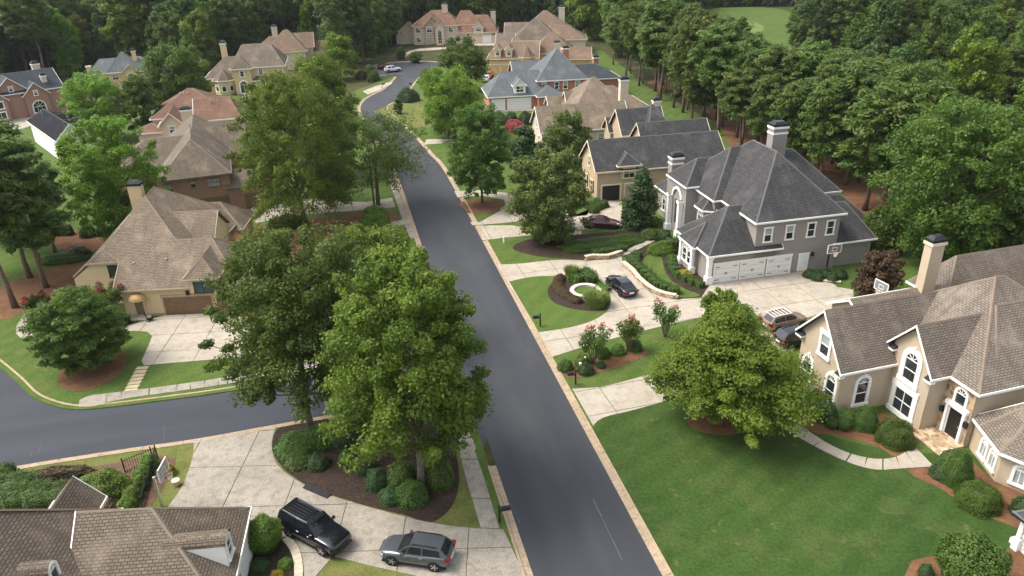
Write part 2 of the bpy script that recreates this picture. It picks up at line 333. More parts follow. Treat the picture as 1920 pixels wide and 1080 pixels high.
# drives on the right
slabs('driveway', spline(gp([(1112, 800), (1132, 785), (1180, 773), (1240, 757), (1300, 742), (1400, 712), (1480, 668)]), n=4)+gp([(1500, 640), (1510, 600), (1480, 600), (1420, 632), (1330, 668)])+spline(gp([(1240, 698), (1200, 709), (1130, 727), (1073, 731)]), n=4), 15, 4.2, 3.6, M_CONC, .13)
ring_out = spline(gp([(1036, 671), (1080, 657), (1130, 642), (1180, 629), (1240, 614), (1300, 600), (1370, 592), (1430, 595)]), n=4)
ring_in = spline(gp([(1275, 563), (1240, 558), (1215, 545), (1200, 530), (1185, 513), (1168, 498)]), n=4)
top_edge = spline(gp([(1165, 480), (1140, 488), (1098, 490), (1050, 489), (1012, 492), (975, 496), (932, 498)]), n=4)
isl = spline(gp([(955, 530), (1000, 521), (1050, 519), (1085, 514), (1117, 522), (1135, 540), (1145, 560), (1142, 580), (1125, 595), (1100, 607), (1062, 617), (1010, 625)]), n=4)
slabs('driveway', ring_out+gp([(1450, 592), (1505, 600), (1600, 572), (1600, 545), (1570, 540), (1525, 505), (1480, 510), (1336, 530), (1318, 552)])+ring_in+top_edge, 14, 3.9, 3.9, M_CONC, .13, off=(.6, 1.2))
MB().prism([p for p in RK if gy(1010, 625) <= p[1] <= gy(955, 530)]+isl[::-1], .0, .165).obj('island_lawn', M_GRASS, kind='structure')
sheet('mulch_bed', [(1027, 546), (1040, 528), (1062, 521), (1086, 516), (1116, 524), (1133, 541), (1143, 560), (1140, 577), (1130, 585), (1095, 585), (1060, 578), (1034, 566)], M_MULCH, .178, z0=.1)
slabs('driveway', gp([(886, 424), (940, 420), (1000, 414), (1080, 432), (1110, 432), (1165, 425), (1166, 378), (1122, 378), (1100, 405), (1040, 400), (960, 392), (975, 378), (955, 364), (900, 358), (852, 360), (858, 372), (905, 368), (945, 376), (950, 390), (900, 418), (882, 418)]), 12, 4, 4, M_CONC, .13)
slabs('driveway', gp([(905, 452), (900, 424), (960, 424), (1010, 432), (1090, 434), (1090, 442), (1000, 442), (950, 447)]), 12, 4, 4, M_CONC, .126)
slabs('driveway', gp([(828, 270), (850, 262), (800, 262), (795, 272)]), 5, 4, 4, M_CONC, .13)
slabs('driveway', gp([(905, 211), (1000, 208), (1000, 200), (910, 200)]), 5, 4, 4, M_CONC, .13)
slabs('driveway', gp([(757, 110), (768, 101), (790, 96), (812, 95), (830, 93), (850, 93), (850, 89), (815, 90), (785, 92), (765, 97), (748, 112)]), 5, 4, 4, M_CONC, .135)
slabs('driveway', gp([(880, 86), (935, 86), (935, 80), (880, 80)]), 5, 4, 4, M_CONC, .135)
sheet('lawn', [(700, 210), (727, 199), (752, 189), (790, 180), (830, 200), (830, 245), (790, 240), (750, 238), (735, 224)], M_GRASSY, .118, False)
sheet('mulch_bed', [(962, 468), (985, 452), (1040, 446), (1100, 440), (1200, 432), (1250, 440), (1235, 455), (1190, 465), (1165, 476), (1098, 488), (1070, 487), (1010, 482)], M_MULCH, .125)
sheet('pine_straw', [(862, 384), (885, 376), (930, 378), (948, 388), (920, 400), (880, 400)], M_STRAW, .135)
# raised front garden of the grey house with its inner lawn
sheet('mulch_bed', [(1170, 480), (1200, 462), (1268, 446), (1330, 535), (1315, 560), (1272, 563), (1225, 549), (1198, 528)], M_MULCH, .16, False)
sheet('inner_lawn', [(1206, 487), (1222, 480), (1240, 486), (1245, 505), (1258, 528), (1285, 545), (1312, 556), (1285, 561), (1250, 553), (1225, 535), (1210, 510)], M_GRASS, .19, z0=.1)
# crape myrtle strip and beds by the stucco house
sheet('pine_straw', [(1052, 694), (1085, 680), (1150, 664), (1205, 655), (1212, 668), (1160, 690), (1105, 706), (1075, 712), (1058, 706)], M_STRAW, .122)
sheet('pine_straw', [(1288, 790), (1310, 772), (1360, 764), (1420, 770), (1436, 790), (1410, 808), (1360, 818), (1310, 810)], M_STRAW, .122)
sheet('pine_straw', [(1452, 735), (1480, 720), (1600, 760), (1720, 800), (1715, 836), (1700, 848), (1676, 858), (1650, 842), (1612, 830), (1563, 818), (1522, 812), (1482, 780)], M_STRAW, .122)
sheet('pine_straw', [(1704, 882), (1750, 876), (1800, 850), (1860, 900), (1990, 960), (1990, 1010), (1920, 996), (1848, 970), (1807, 950), (1767, 921), (1716, 897)], M_STRAW, .122)
sheet('pine_straw', [(1704, 1064), (1726, 1050), (1760, 1045), (1850, 1040), (1920, 1030), (1990, 1060), (1990, 1150), (1700, 1150)], M_STRAW, .122)
PL_ = spline(gp([(1418, 742), (1441, 776), (1481, 811), (1522, 836), (1563, 857), (1604, 874), (1644, 883), (1690, 881), (1752, 877)]), n=5)
PU_ = spline(gp([(1449, 742), (1481, 785), (1522, 815), (1563, 840), (1604, 856), (1644, 863), (1677, 860), (1700, 848), (1714, 838)]), n=5)
def slab_path(A, B, n, mat, z=.14, name='footpath'):
    A, B = resample(A, .1), resample(B, .1); base = MB().prism([tuple(p) for p in A[::4]]+[tuple(p) for p in B[::-4]], -.1, z-.04).obj(name, M_JOINT, kind='structure')
    for i in range(n):
        f = lambda P_, t: P_[min(len(P_)-1, max(0, int(t*(len(P_)-1))))]
        ts = [(i+k/5)/n for k in range(6)]; ts[0] += .035/n; q = [tuple(f(A, t)) for t in ts]+[tuple(f(B, t)) for t in ts[::-1]]
        MB().prism(q, z-.05, z+random.uniform(-.006, .006)).obj('slab', mat, base)
slab_path(PL_, PU_, 13, M_CONC)
slab_path(gp([(1168, 482), (1182, 478), (1212, 462), (1232, 452)]), gp([(1165, 474), (1177, 471), (1205, 454), (1226, 446)]), 5, M_CONC, .2)
# left side: lawns
MB().prism(ST[:]+[p for p in LK if gy(832, 590) <= p[1]]+gp([(640, 180), (520, 190), (400, 175), (200, 190), (-200, 260), (-400, 420)]), -.1, .10).obj('lawn', M_GRASS, kind='structure')
sheet('pine_straw', [(-40, 560), (0, 540), (60, 515), (150, 490), (200, 480), (180, 540), (110, 560), (60, 580), (0, 600)], M_STRAW, .108)
sheet('pine_straw', [(95, 440), (150, 432), (215, 440), (200, 470), (120, 472)], M_STRAW, .108)
sheet('pine_straw', [(470, 430), (560, 415), (700, 395), (740, 400), (745, 425), (660, 440), (600, 460), (560, 490), (500, 480)], M_STRAW, .108)
sheet('pine_straw', [(110, 722), (118, 690), (150, 665), (190, 655), (225, 660), (237, 678), (222, 705), (180, 728), (140, 735)], M_STRAW, .112)
slabs('driveway', gp([(202, 628), (250, 622), (277, 624), (286, 632), (280, 648), (266, 678), (270, 687), (400, 676), (480, 668), (480, 600), (402, 589), (309, 593), (275, 603), (250, 610), (202, 618)]), 4, 3.6, 3.4, M_CONC, .13, off=(-.4, 0))
sheet('mulch_bed', [(200, 600), (240, 592), (262, 602), (250, 610), (215, 616)], M_MULCH, .12)
slab_path(gp([(46, 591), (32, 612), (31, 627), (40, 636), (67, 638)]), gp([(71, 586), (54, 600), (49, 614), (53, 623), (67, 629)]), 5, M_CONC)
SWT = spline(gp([(150, 752), (172, 743), (200, 740), (327, 724), (425, 709), (560, 685), (700, 655)]), n=4); SWB = spline(gp([(148, 765), (178, 764), (196, 758), (245, 748), (330, 736), (425, 722), (560, 698), (700, 668)]), n=4)
slab_path(SWB, SWT, 22, M_CONCO, .135, 'sidewalk')
for i in range(7):
    a = G(267-i*3.6, 692+i*7); u = Vector((.42, .1)); MB().prism([(a.x-.55, a.y-.26), (a.x+.5, a.y-.2), (a.x+.55, a.y+.3), (a.x-.5, a.y+.24)], .05, .135).obj('stepping_stone', plain('paver', (.50, .40, .25), .9, .15, 3), label=f'square tan stepping stone, number {i+1} counting from the driveway corner towards the sidewalk', category='paving stone', group='stepping stones across the left lawn')
slabs('driveway', gp([(470, 392), (510, 386), (570, 378), (690, 380), (735, 372), (742, 390), (650, 398), (560, 404), (520, 412), (480, 420)]), 19, 4, 4, M_CONCO, .13)
slab_path(gp([(590, 470), (640, 448), (700, 432), (772, 420)]), gp([(585, 462), (636, 440), (695, 424), (768, 412)]), 9, M_CONC)
slab_path(gp([(727, 333), (757, 420), (770, 450)]), gp([(738, 332), (768, 418), (782, 446)]), 12, M_CONCO, .135, 'sidewalk')
slabs('driveway', gp([(0, 230), (70, 215), (85, 228), (40, 243), (0, 248)]), 45, 4, 4, M_CONC, .13)
slabs('driveway', gp([(690, 178), (712, 170), (735, 158), (735, 153), (700, 164), (680, 172)]), 20, 4, 4, M_CONC, .13)
sheet('footpath', [(455, 179), (466, 176), (472, 190), (456, 194)], M_CONC, .13)
# bottom left: garden, drive, island
MB().prism(off(SB, .62, -1)+[p for p in LK if p[1] < gy(893, 812)][::-1]+gp([(985, 1150), (900, 1200), (-200, 1200), (-200, 905)]), -.1, .098).obj('lawn', M_GRASSY, kind='structure')
DR = gp([(364, 828), (440, 815), (519, 801)])+spline(gp([(512, 820), (510, 840), (516, 866), (535, 888), (572, 912), (620, 932), (695, 954), (782, 977), (865, 991), (944, 995)]), n=3)+gp([(985, 1085), (960, 1130), (860, 1130), (780, 1082), (690, 1062), (625, 1045), (595, 1080), (575, 1100), (565, 1055), (540, 1010), (465, 1000), (300, 990)])+spline(gp([(316, 952), (344, 911), (362, 858), (364, 828)]), n=3)
q_ = G(497, 907)-G(344, 911); slabs('driveway', DR, math.degrees(math.atan2(q_.y, q_.x)), 4.3, 4.4, M_CONCO, .13, off=(.9, .9))
sheet('mulch_bed', [(517, 860), (511, 835), (522, 806), (560, 795), (620, 785), (720, 780), (800, 790), (845, 825), (860, 880), (858, 925), (840, 960), (805, 982), (760, 968), (690, 951), (620, 929), (570, 908), (536, 884)], M_MULCH, .125)
slab_path(gp([(842, 780), (855, 824), (873, 897), (902, 993)]), gp([(872, 780), (886, 835), (907, 897), (937, 994)]), 9, M_CONCO, .13, 'sidewalk')
sheet('verge', [(872, 788), (886, 796), (898, 815), (926, 905), (957, 992), (936, 994), (910, 900), (888, 838)], M_GRASS, .104, False)
sheet('mulch_bed', [(462, 1005), (535, 1014), (552, 1035), (560, 1060), (562, 1110), (450, 1110)], M_MULCH, .125, False)
sheet('mulch_bed', [(0, 890), (160, 880), (290, 855), (330, 862), (325, 890), (285, 950), (0, 965)], plain('garden soil', (.11, .065, .04), .95, .3, 3, bst=.5), .112, False)
# ------------------------------------------------------------------ houses
class House:
    def __init__(s, name, label, O, yaw, wall, roof, trim, ridge=None, cat='house'):
        s.root = empty(name, (O[0], O[1], 0), R(yaw), label=label, category=cat)
        s.w, s.r, s.t = wall, roof, trim; s.rc = ridge or roof
    def roof(s, polys, th=.16, mat=None, fascia=True, caps=True):
        m = MB(); key = lambda p: tuple(round(c, 2) for c in p); E = {}
        for p in polys:
            P_ = [Vector(q) for q in p]; n = len(P_); nn = Vector((0, 0, 0))
            for i in range(n): nn += P_[i].cross(P_[(i+1) % n])
            if nn.z < 0: P_ = P_[::-1]; nn = -nn
            i = len(m.v); m.v += [tuple(q) for q in P_]+[tuple(q-Vector((0, 0, th))) for q in P_]
            m.f.append(tuple(range(i, i+n))); m.f.append(tuple(range(i+2*n-1, i+n-1, -1)))
            for k in range(n):
                j = (k+1) % n; m.f.append((i+k, i+n+k, i+n+j, i+j)); a, b = key(P_[k]), key(P_[j]); E.setdefault(frozenset((a, b)), []).append((P_[k], P_[j], nn.normalized(), sum(P_, Vector())/n))
        ro = m.obj('roof', mat or s.r, s.root, uv=True)
        fm, cm = MB(), MB()
        for k, L in E.items():
            a, b, nn, ce = L[0]
            if (a-b).length < .2: continue
            if len(L) == 1:
                if not fascia: continue
                d = (b-a).normalized(); o = d.cross(Vector((0, 0, 1))); o = o.normalized()
                if o.dot(ce-a) > 0: o = -o
                z0, z1 = Vector((0, 0, -th-.02)), Vector((0, 0, .015)); q = o*.07; e = d*.03
                fm.hull8([a+z0-e, b+z0+e, b+z0+q+e, a+z0+q-e, a+z1-e, b+z1+e, b+z1+q+e, a+z1+q-e])
            elif caps and (L[0][2]-L[1][2]).dot(L[0][3]-L[1][3]) > 0:
                up = (L[0][2]+L[1][2]).normalized()*.035; s1 = (L[0][3]-a); d = (b-a).normalized(); u1 = (s1-d*s1.dot(d)).normalized()*.12; s2 = L[1][3]-a; u2 = (s2-d*s2.dot(d)).normalized()*.12
                cm.quad(a+up, b+up, b+u1+up*.6, a+u1+up*.6); cm.quad(b+up, a+up, a+u2+up*.6, b+u2+up*.6)
        if fm.f: fm.obj('fascia', s.t, ro)
        if cm.f: cm.obj('ridge_cap', s.rc, ro, uv=True)
        return ro
    def block(s, x0, x1, y0, y1, e, r, axis='x', ends='gg', ov=.4, ef=None, rl=None, wall=None, base=0, z_wall=True, pos=None, mat=None):
        """walls + pitched roof; ridge along axis; ends g(able)/h(ip) at low/high end; ef: eave of the far side; rl: ridge ends"""
        ef = e if ef is None else ef
        sw = (lambda a, b, z: (a, b, z)) if axis == 'x' else (lambda a, b, z: (b, a, z))
        a0, a1, b0, b1 = (x0, x1, y0, y1) if axis == 'x' else (y0, y1, x0, x1)
        A0, A1, B0, B1 = a0-ov, a1+ov, b0-ov, b1+ov; bm = pos if pos is not None else (b0+b1)/2; hw = (B1-B0)/2
        l0 = A0 if ends[0] == 'g' else A0+hw*.98; l1 = A1 if ends[1] == 'g' else A1-hw*.98
        if rl: l0, l1 = rl
        if l1 < l0: l0 = l1 = (l0+l1)/2
        c = [sw(A0, B0, e), sw(A1, B0, e), sw(A1, B1, ef), sw(A0, B1, ef)]; r0, r1 = sw(l0, bm, r), sw(l1, bm, r)
        one = abs(l1-l0) < .05
        P_ = [[c[0], c[1], r0] if one else [c[0], c[1], r1, r0], [c[2], c[3], r0] if one else [c[2], c[3], r0, r1]]
        if ends[0] == 'h': P_.append([c[3], c[0], r0])
        if ends[1] == 'h': P_.append([c[1], c[2], r1 if not one else r0])
        ro = s.roof(P_, mat=mat)
        if z_wall:
            m = MB(); k = .2
            se = (r-e)/(bm-B0); sf = (r-ef)/(B1-bm)
            ze, zf = e+se*ov-k, ef+sf*ov-k
            if 'g' in ends:
                g0 = a0 if ends[0] == 'g' else a0; g1 = a1
                prof = [(b0, base), (b1, base), (b1, zf), (bm, r-k), (b0, ze)]
                full = ends == 'gg'
                def ext(p0, p1, pr):
                    n = len(pr); i = len(m.v); m.v += [sw(p0, b, z) for b, z in pr]+[sw(p1, b, z) for b, z in pr]
                    for q in range(n): w_ = (q+1) % n; m.f.append((i+q, i+w_, i+n+w_, i+n+q) if axis == 'y' else (i+q, i+n+q, i+n+w_, i+w_))
                    m.f.append(tuple(range(i, i+n))); m.f.append(tuple(range(i+2*n-1, i+n-1, -1)))
                if full: ext(a0, a1, prof)
                else:
                    box = [(b0, base), (b1, base), (b1, min(e, ef)-.03), (b0, min(e, ef)-.03)]; ext(a0, a1, box)
                    ext(*((a0+.003, a0+.35) if ends[0] == 'g' else (a1-.35, a1-.003)), [(b0+.003, base), (b1-.003, base), (b1-.003, zf), (bm, r-k), (b0+.003, ze)])
            else: m.box(x0, x1, y0, y1, base, min(e, ef)-.03)
            wo = m.obj('wall', wall or s.w, s.root, uv=True)
            wo.data.validate()
        return ro
    def wall_poly(s, pts, face, plane, th=.2, mat=None, name='wall'):
        F = s.frame(face, plane, 0, 0); m = MB(); o, r, u, t = F; n = len(pts)
        m.v = [tuple(o+r*a+u*b) for a, b in pts]+[tuple(o+r*a+u*b-t*th) for a, b in pts]; m.f = [tuple(range(n)), tuple(range(2*n-1, n-1, -1))]+[(i, n+i, n+(i+1) % n, (i+1) % n) for i in range(n)]
        return m.obj(name, mat or s.w, s.root, uv=True)
    def frame(s, face, plane, c, z):
        if isinstance(face, (int, float)):   # free angle: plane=(x,y)
            a = R(face); t = Vector((math.cos(a), math.sin(a), 0)); r = Vector((-t.y, t.x, 0)); o = Vector((plane[0], plane[1], 0))+r*c+Vector((0, 0, z)); return o, r, Vector((0, 0, 1)), t
        if face == 'S': return Vector((c, plane, z)), Vector((1, 0, 0)), Vector((0, 0, 1)), Vector((0, -1, 0))
        if face == 'N': return Vector((c, plane, z)), Vector((-1, 0, 0)), Vector((0, 0, 1)), Vector((0, 1, 0))
        if face == 'W': return Vector((plane, c, z)), Vector((0, -1, 0)), Vector((0, 0, 1)), Vector((-1, 0, 0))
        return Vector((plane, c, z)), Vector((0, 1, 0)), Vector((0, 0, 1)), Vector((1, 0, 0))
    def win(s, face, plane, c, z, w, h, grid=(1, 2), arch=False, tw=.13, trim=None, glass=None, sill=True, lead=0.05, name='window', shade=True):
        F = s.frame(face, plane, c, z); o, r, u, t = F; trim = trim or s.t; m = MB(); a = w/2
        m.fbox(F, -a-tw, -a, -.02, h, 0, lead+.04); m.fbox(F, a, a+tw, -.02, h, 0, lead+.04)
        ha = a if arch else 0
        def arcpts(rad, n=10): return [(rad*math.cos(math.pi*k/n), h+rad*math.sin(math.pi*k/n)) for k in range(n+1)]
        if arch:
            I_, O_ = arcpts(a), arcpts(a+tw)
            for k in range(10):
                q = [o+r*x+u*y+t*d for d in (0, lead+.04) for x, y in (I_[k], O_[k], O_[k+1], I_[k+1])]; m.hull8([q[0], q[1], q[2], q[3], q[4], q[5], q[6], q[7]])
            if tw > .2: m.fbox(F, -.12, .12, h+a-.02, h+a+tw+.12, 0, lead+.09)
        else: m.fbox(F, -a-tw-.04, a+tw+.04, h, h+tw*1.2, 0, lead+.07)
        cw, rh = w/grid[0], h/grid[1]
        for i in range(1, grid[0]): m.fbox(F, -a+i*cw-.03, -a+i*cw+.03, 0, h, .0, lead)
        for j in range(1, grid[1]): m.fbox(F, -a, a, j*rh-.035, j*rh+.035, .0, lead)
        if arch: m.fbox(F, -a, a, h-.04, h+.04, 0, lead)
        wo = m.obj(name, trim, s.root)
        for i in range(grid[0]):
            for j in range(grid[1]):
                g = glass or (M_BLIND if shade and j == grid[1]-1 and grid[1] > 1 and not arch and random.random() < .75 else M_GLASS)
                MB().fbox(F, -a+i*cw+.02, -a+(i+1)*cw-.02, j*rh+.02, (j+1)*rh-.02, .0, lead*.35).obj('pane', g, wo)
        if arch:
            pm = MB(); P_ = arcpts(a-.02); n = len(P_); pm.v = [tuple(o+r*x+u*y+t*(lead*.35)) for x, y in P_]; pm.f = [tuple(range(n))]; pm.obj('pane', glass or M_GLASS, wo)
            sp = MB()
            for k in (1, 2, 3): an = math.pi*k/4; sp.bar(o+u*h+t*lead*.6, o+r*(a*math.cos(an))+u*(h+a*math.sin(an))+t*lead*.6, .025)
            sp.obj('muntin', trim, wo)
        if sill: MB().fbox(F, -a-tw-.06, a+tw+.06, -.02-tw*.9, -.02, 0, lead+.1).obj('sill', trim, wo)
        return wo
    def chimney(s, x0, x1, y0, y1, z0, z1, mat=None, bands=True, trim=None, cap=True):
        ch = MB().box(x0, x1, y0, y1, z0, z1).obj('chimney', mat or s.w, s.root, uv=True); t = trim or s.t
        if bands:
            MB().box(x0-.1, x1+.1, y0-.1, y1+.1, z1-.28, z1-.02).obj('cornice', t, ch)
        if bands == 2: MB().box(x0-.06, x1+.06, y0-.06, y1+.06, z1-.95, z1-.72).obj('band', t, ch)
        if cap:
            cx, cy = (x0+x1)/2, (y0+y1)/2; m = MB(); m.box(x0-.06, x1+.06, y0-.06, y1+.06, z1+.0, z1+.25)
            a, b = (x1-x0)/2, (y1-y0)/2; m.hull8([(x0-.05, y0-.05, z1+.25), (x1+.05, y0-.05, z1+.25), (x1+.05, y1+.05, z1+.25), (x0-.05, y1+.05, z1+.25), (cx-a*.62, cy-b*.62, z1+.55), (cx+a*.62, cy-b*.62, z1+.55), (cx+a*.62, cy+b*.62, z1+.55), (cx-a*.62, cy+b*.62, z1+.55)])
            m.obj('chimney_cap', M_DARKM, ch)
        return ch
    def garage(s, face, plane, c, w, h, mat, rows=4, frame=True, hinge=False, z=.1, trim=None):
        F = s.frame(face, plane, c, z); d = MB().fbox(F, -w/2, w/2, 0, h, .0, .02).obj('garage_door', M_BLACK, s.root); rh = h/rows
        for j in range(rows): MB().fbox(F, -w/2+.01, w/2-.01, j*rh+.015, (j+1)*rh-.015, .02, .05).obj('door_panel', mat, d)
        if frame: m = MB(); m.fbox(F, -w/2-.16, -w/2-.003, 0, h, .0, .09); m.fbox(F, w/2+.003, w/2+.16, 0, h, .0, .09); m.fbox(F, -w/2-.22, w/2+.22, h+.003, h+.24, .0, .11); m.obj('door_frame', trim or s.t, d)
        if hinge:
            m = MB()
            for sx in (-1, 1):
                for zz in (.3, h-.35): m.fbox(F, *sorted((sx*(w/2-.05), sx*(w/2-.6))), zz, zz+.07, .05, .065)
                m.fbox(F, *sorted((sx*.05, sx*.12)), h*.42, h*.55, .05, .08)
            m.obj('hinge', M_BLACK, d)
        return d
    def door(s, face, plane, c, w, h, mat, z=.15, trim=None, arch=False):
        F = s.frame(face, plane, c, z); d = MB().fbox(F, -w/2, w/2, 0, h, 0, .06).obj('door', mat, s.root); m = MB()
        m.fbox(F, -w/2-.14, -w/2-.003, 0, h, 0, .1); m.fbox(F, w/2+.003, w/2+.14, 0, h, 0, .1); m.fbox(F, -w/2-.2, w/2+.2, h+.003, h+.18, 0, .12); m.obj('door_frame', trim or s.t, d)
        MB().fbox(F, w/2-.16, w/2-.1, h*.44, h*.52, .06, .12).obj('handle', M_RIM, d); return d
    def vent(s, x, y, z, h=.6):
        m = MB().tube([(x, y, z-.4), (x, y, z+h)], .06, 8); m.lathe([(.06, 0), (.12, .02), (.1, .14), (.02, .16)], 8, (x, y, z+h-.05)); return m.obj('roof_vent', M_RIM, s.root)
    def dormer(s, x0, x1, y0, yb, zb, e, r, face='S', hip=False, win=None, ov=.25, trim=None):
        """gabled dormer facing local -y (or -x with swapped axes)"""
        ax = 'y' if face == 'S' else 'x'
        if face == 'S': s.block(x0, x1, y0, yb, e, r, 'y', 'hg' if hip else 'gg', ov=ov, base=zb)
        else: s.block(y0, yb, x0, x1, e, r, 'x', 'hg' if hip else 'gg', ov=ov, base=zb)
        if win: s.win(face, y0-.003, (x0+x1)/2, *win)
    def post(s, x, y, z0, z1, w=.22):
        m = MB().box(x-w, x+w, y-w, y+w, z0, z1); m.box(x-w*1.5, x+w*1.5, y-w*1.5, y+w*1.5, z0, z0+.9); m.box(x-w*1.35, x+w*1.35, y-w*1.35, y+w*1.35, z1-.35, z1); return m.obj('column', s.t, s.root)
    def lamp(s, face, plane, c, z): F = s.frame(face, plane, c, z); m = MB().fbox(F, -.14, .14, 0, .42, .06, .32); m.fbox(F, -.05, .05, .1, .3, 0, .1); return m.obj('wall_lantern', M_BLACK, s.root)

SH_BROWN = shingle('brown shingles', (.150, .124, .100), (.200, .168, .136), (.062, .051, .042))
SH_TAN = shingle('tan shingles', (.175, .135, .098), (.240, .19, .138), (.058, .044, .033))
SH_CHAR = shingle('charcoal shingles', (.043, .043, .045), (.070, .069, .068), (.016, .016, .018))
SH_SLATE = shingle('blue grey shingles', (.098, .112, .122), (.128, .142, .148), (.055, .064, .07))
SH_DSLATE = shingle('dark slate shingles', (.036, .046, .054), (.052, .064, .072), (.02, .025, .03))
SH_BLACK = shingle('black shingles', (.012, .013, .017), (.020, .021, .026), (.006, .006, .008)); SH_BLACK.node_tree.nodes['Principled BSDF'].inputs['Specular IOR Level'].default_value = .08
SH_RED = shingle('red brown shingles', (.148, .080, .052), (.182, .104, .070), (.09, .05, .034))
SH_MIX = shingle('weathered brown shingles', (.125, .100, .076), (.172, .138, .104), (.05, .039, .03))
SH_BRN2 = shingle('warm brown shingles', (.155, .105, .072), (.20, .142, .098), (.085, .056, .04))
RC_BR = plain('brown ridge cap', (.185, .145, .108), .85, .15, 2)
RC_GR = plain('grey ridge cap', (.105, .105, .10), .85, .15, 2)
W_STUC = plain('tan stucco', (.44, .36, .26), .9, .06, .8, bst=.1)
W_GREY = plain('grey stucco', (.262, .240, .220), .9, .05, .8, bst=.1)
W_YEL = plain('yellow cream stucco', (.60, .47, .27), .9, .06, .8)
W_TAN = plain('tan siding', (.43, .33, .22), .9, .06, .8)
W_BEIGE = plain('pale beige stucco', (.56, .47, .37), .9, .06, .8)
W_PINK = plain('pinkish stucco', (.62, .46, .36), .9, .06, .8)
W_ORANGE = plain('apricot stucco', (.58, .38, .19), .9, .06, .8)
W_WHITE = plain('white boards', (.72, .71, .68), .7, .05, 1)
W_BRICK = brickwall('brown brick', (.27, .125, .085), (.34, .18, .13), (.36, .28, .22))
W_BRICKR = brickwall('red brick', (.33, .105, .055), (.40, .15, .085), (.38, .28, .21))
W_BRICKP = brickwall('rose brick', (.26, .12, .09), (.33, .165, .125), (.36, .29, .24))
D_WOOD = plain('brown wood door', (.20, .12, .068), .6, .2, 3)
D_OLIVE = plain('olive brown door', (.17, .13, .075), .6, .15, 3)
D_WHITE = plain('white door', (.74, .74, .72), .5, .04, 2)

# ---- stucco house at the right edge
h = House('stucco_house', 'large tan stucco house with brown shingle roofs and arched white windows at the right edge', (30.93, 46.91), 15.37, W_STUC, SH_BROWN, M_WHITE, RC_BR)
h.block(-4.77, 8, 3.75, 8.84, 4.23, 8.36, 'x', 'gg', ef=5.16)
h.block(0, 9, 0, 4.01, 5.08, 8.42, 'x', 'gg', ef=5.72)
h.block(1.7, 15.4, -2.62, 10.2, 5.08, 10.35, 'x', 'hh', rl=(8.1, 8.9))
h.block(3.2, 24, -2.55, 6.3, 5.0, 9.0, 'x', 'hg', rl=(6.6, 24.4))
h.block(10.4, 24, 9.6, 13.6, 5.1, 8.3, 'x', 'hg', rl=(12.5, 24))
h.block(1.6, 12, 8.6, 13.4, 4.4, 6.0, 'x', 'gg', ov=.35)
h.chimney(8.25, 9.6, 10.4, 11.25, 3, 10.5, bands=1, trim=M_CREAM)
for nm in (('W', -4.773, 6.0, 4.45, .95, 1.75), ('W', -4.773, 4.6, .95, .95, 1.9), ('W', -4.773, 7.6, .95, .95, 1.9)): h.win(*nm, grid=(1, 2), arch=nm[3] < 2, tw=.26)
h.win('S', 3.747, -2.55, .85, 1.0, 1.9, (1, 2), True, .26)
h.win('W', -.003, 2.0, 3.55, 1.15, 1.75, (1, 2), True, .42)
h.win('W', -.003, 2.0, .55, 1.75, 1.95, (2, 2), False, .42, shade=False)
h.wall_poly([(-2.6, 0), (2.6, 0), (2.6, 4.9), (-2.6, 4.9)], 'W', 1.65, .04, M_STONE, 'stone_facing').location = (0, -.02, 0)
MB().box(1.6, 1.655, -2.6, -.02, .0, 4.85).obj('stone_facing', M_STONE, h.root)
h.win('W', 1.597, -1.45, 3.2, .85, .85, (1, 1), True, .2, glass=M_GLASS)
h.door('W', 1.597, -1.45, 1.15, 2.3, plain('black door', (.02, .017, .016), .35, .3, 3), .35)
m = MB(); F = h.frame('W', 1.597, -1.45, .35); m.fbox(F, -.88, -.66, 0, 2.5, 0, .26); m.fbox(F, .66, .88, 0, 2.5, 0, .26); m.fbox(F, -.98, .98, 2.5, 2.8, 0, .32); m.obj('door_surround', M_WHITE, h.root)
h.lamp('W', 1.597, -.3, 1.9); h.lamp('W', 1.597, -2.5, 1.9)
m = MB(); m.prism([(-.35, -2.7), (1.6, -2.75), (1.6, -.05), (-.3, -.05)], .05, .33); m.prism([(-.75, -2.9), (-.35, -2.75), (-.3, -.1), (-.7, -.1)], .05, .2); m.obj('entrance_step', M_STONE, h.root)
for (xa, ya) in ((-4.77-.42, 3.75), (-.42, 0)):       # cornice returns at the gable feet
    for yy, zz in ((ya-.4, 4.2 if xa < -1 else 5.05), ((8.84 if xa < -1 else 4.01)-.35, 5.1 if xa < -1 else 5.65)):
        m = MB(); m.box(xa+.0, xa+.44, yy, yy+.75, zz-.42, zz-.24); m.obj('cornice_return', M_WHITE, h.root); MB().hull8([(xa, yy, zz-.24), (xa+.44, yy, zz-.24), (xa+.44, yy+.75, zz-.24), (xa, yy+.75, zz-.24), (xa+.4, yy, zz+.02), (xa+.44, yy, zz+.02), (xa+.44, yy+.75, zz+.02), (xa+.4, yy+.75, zz+.02)]).obj('return_roof', SH_DSLATE, h.root)
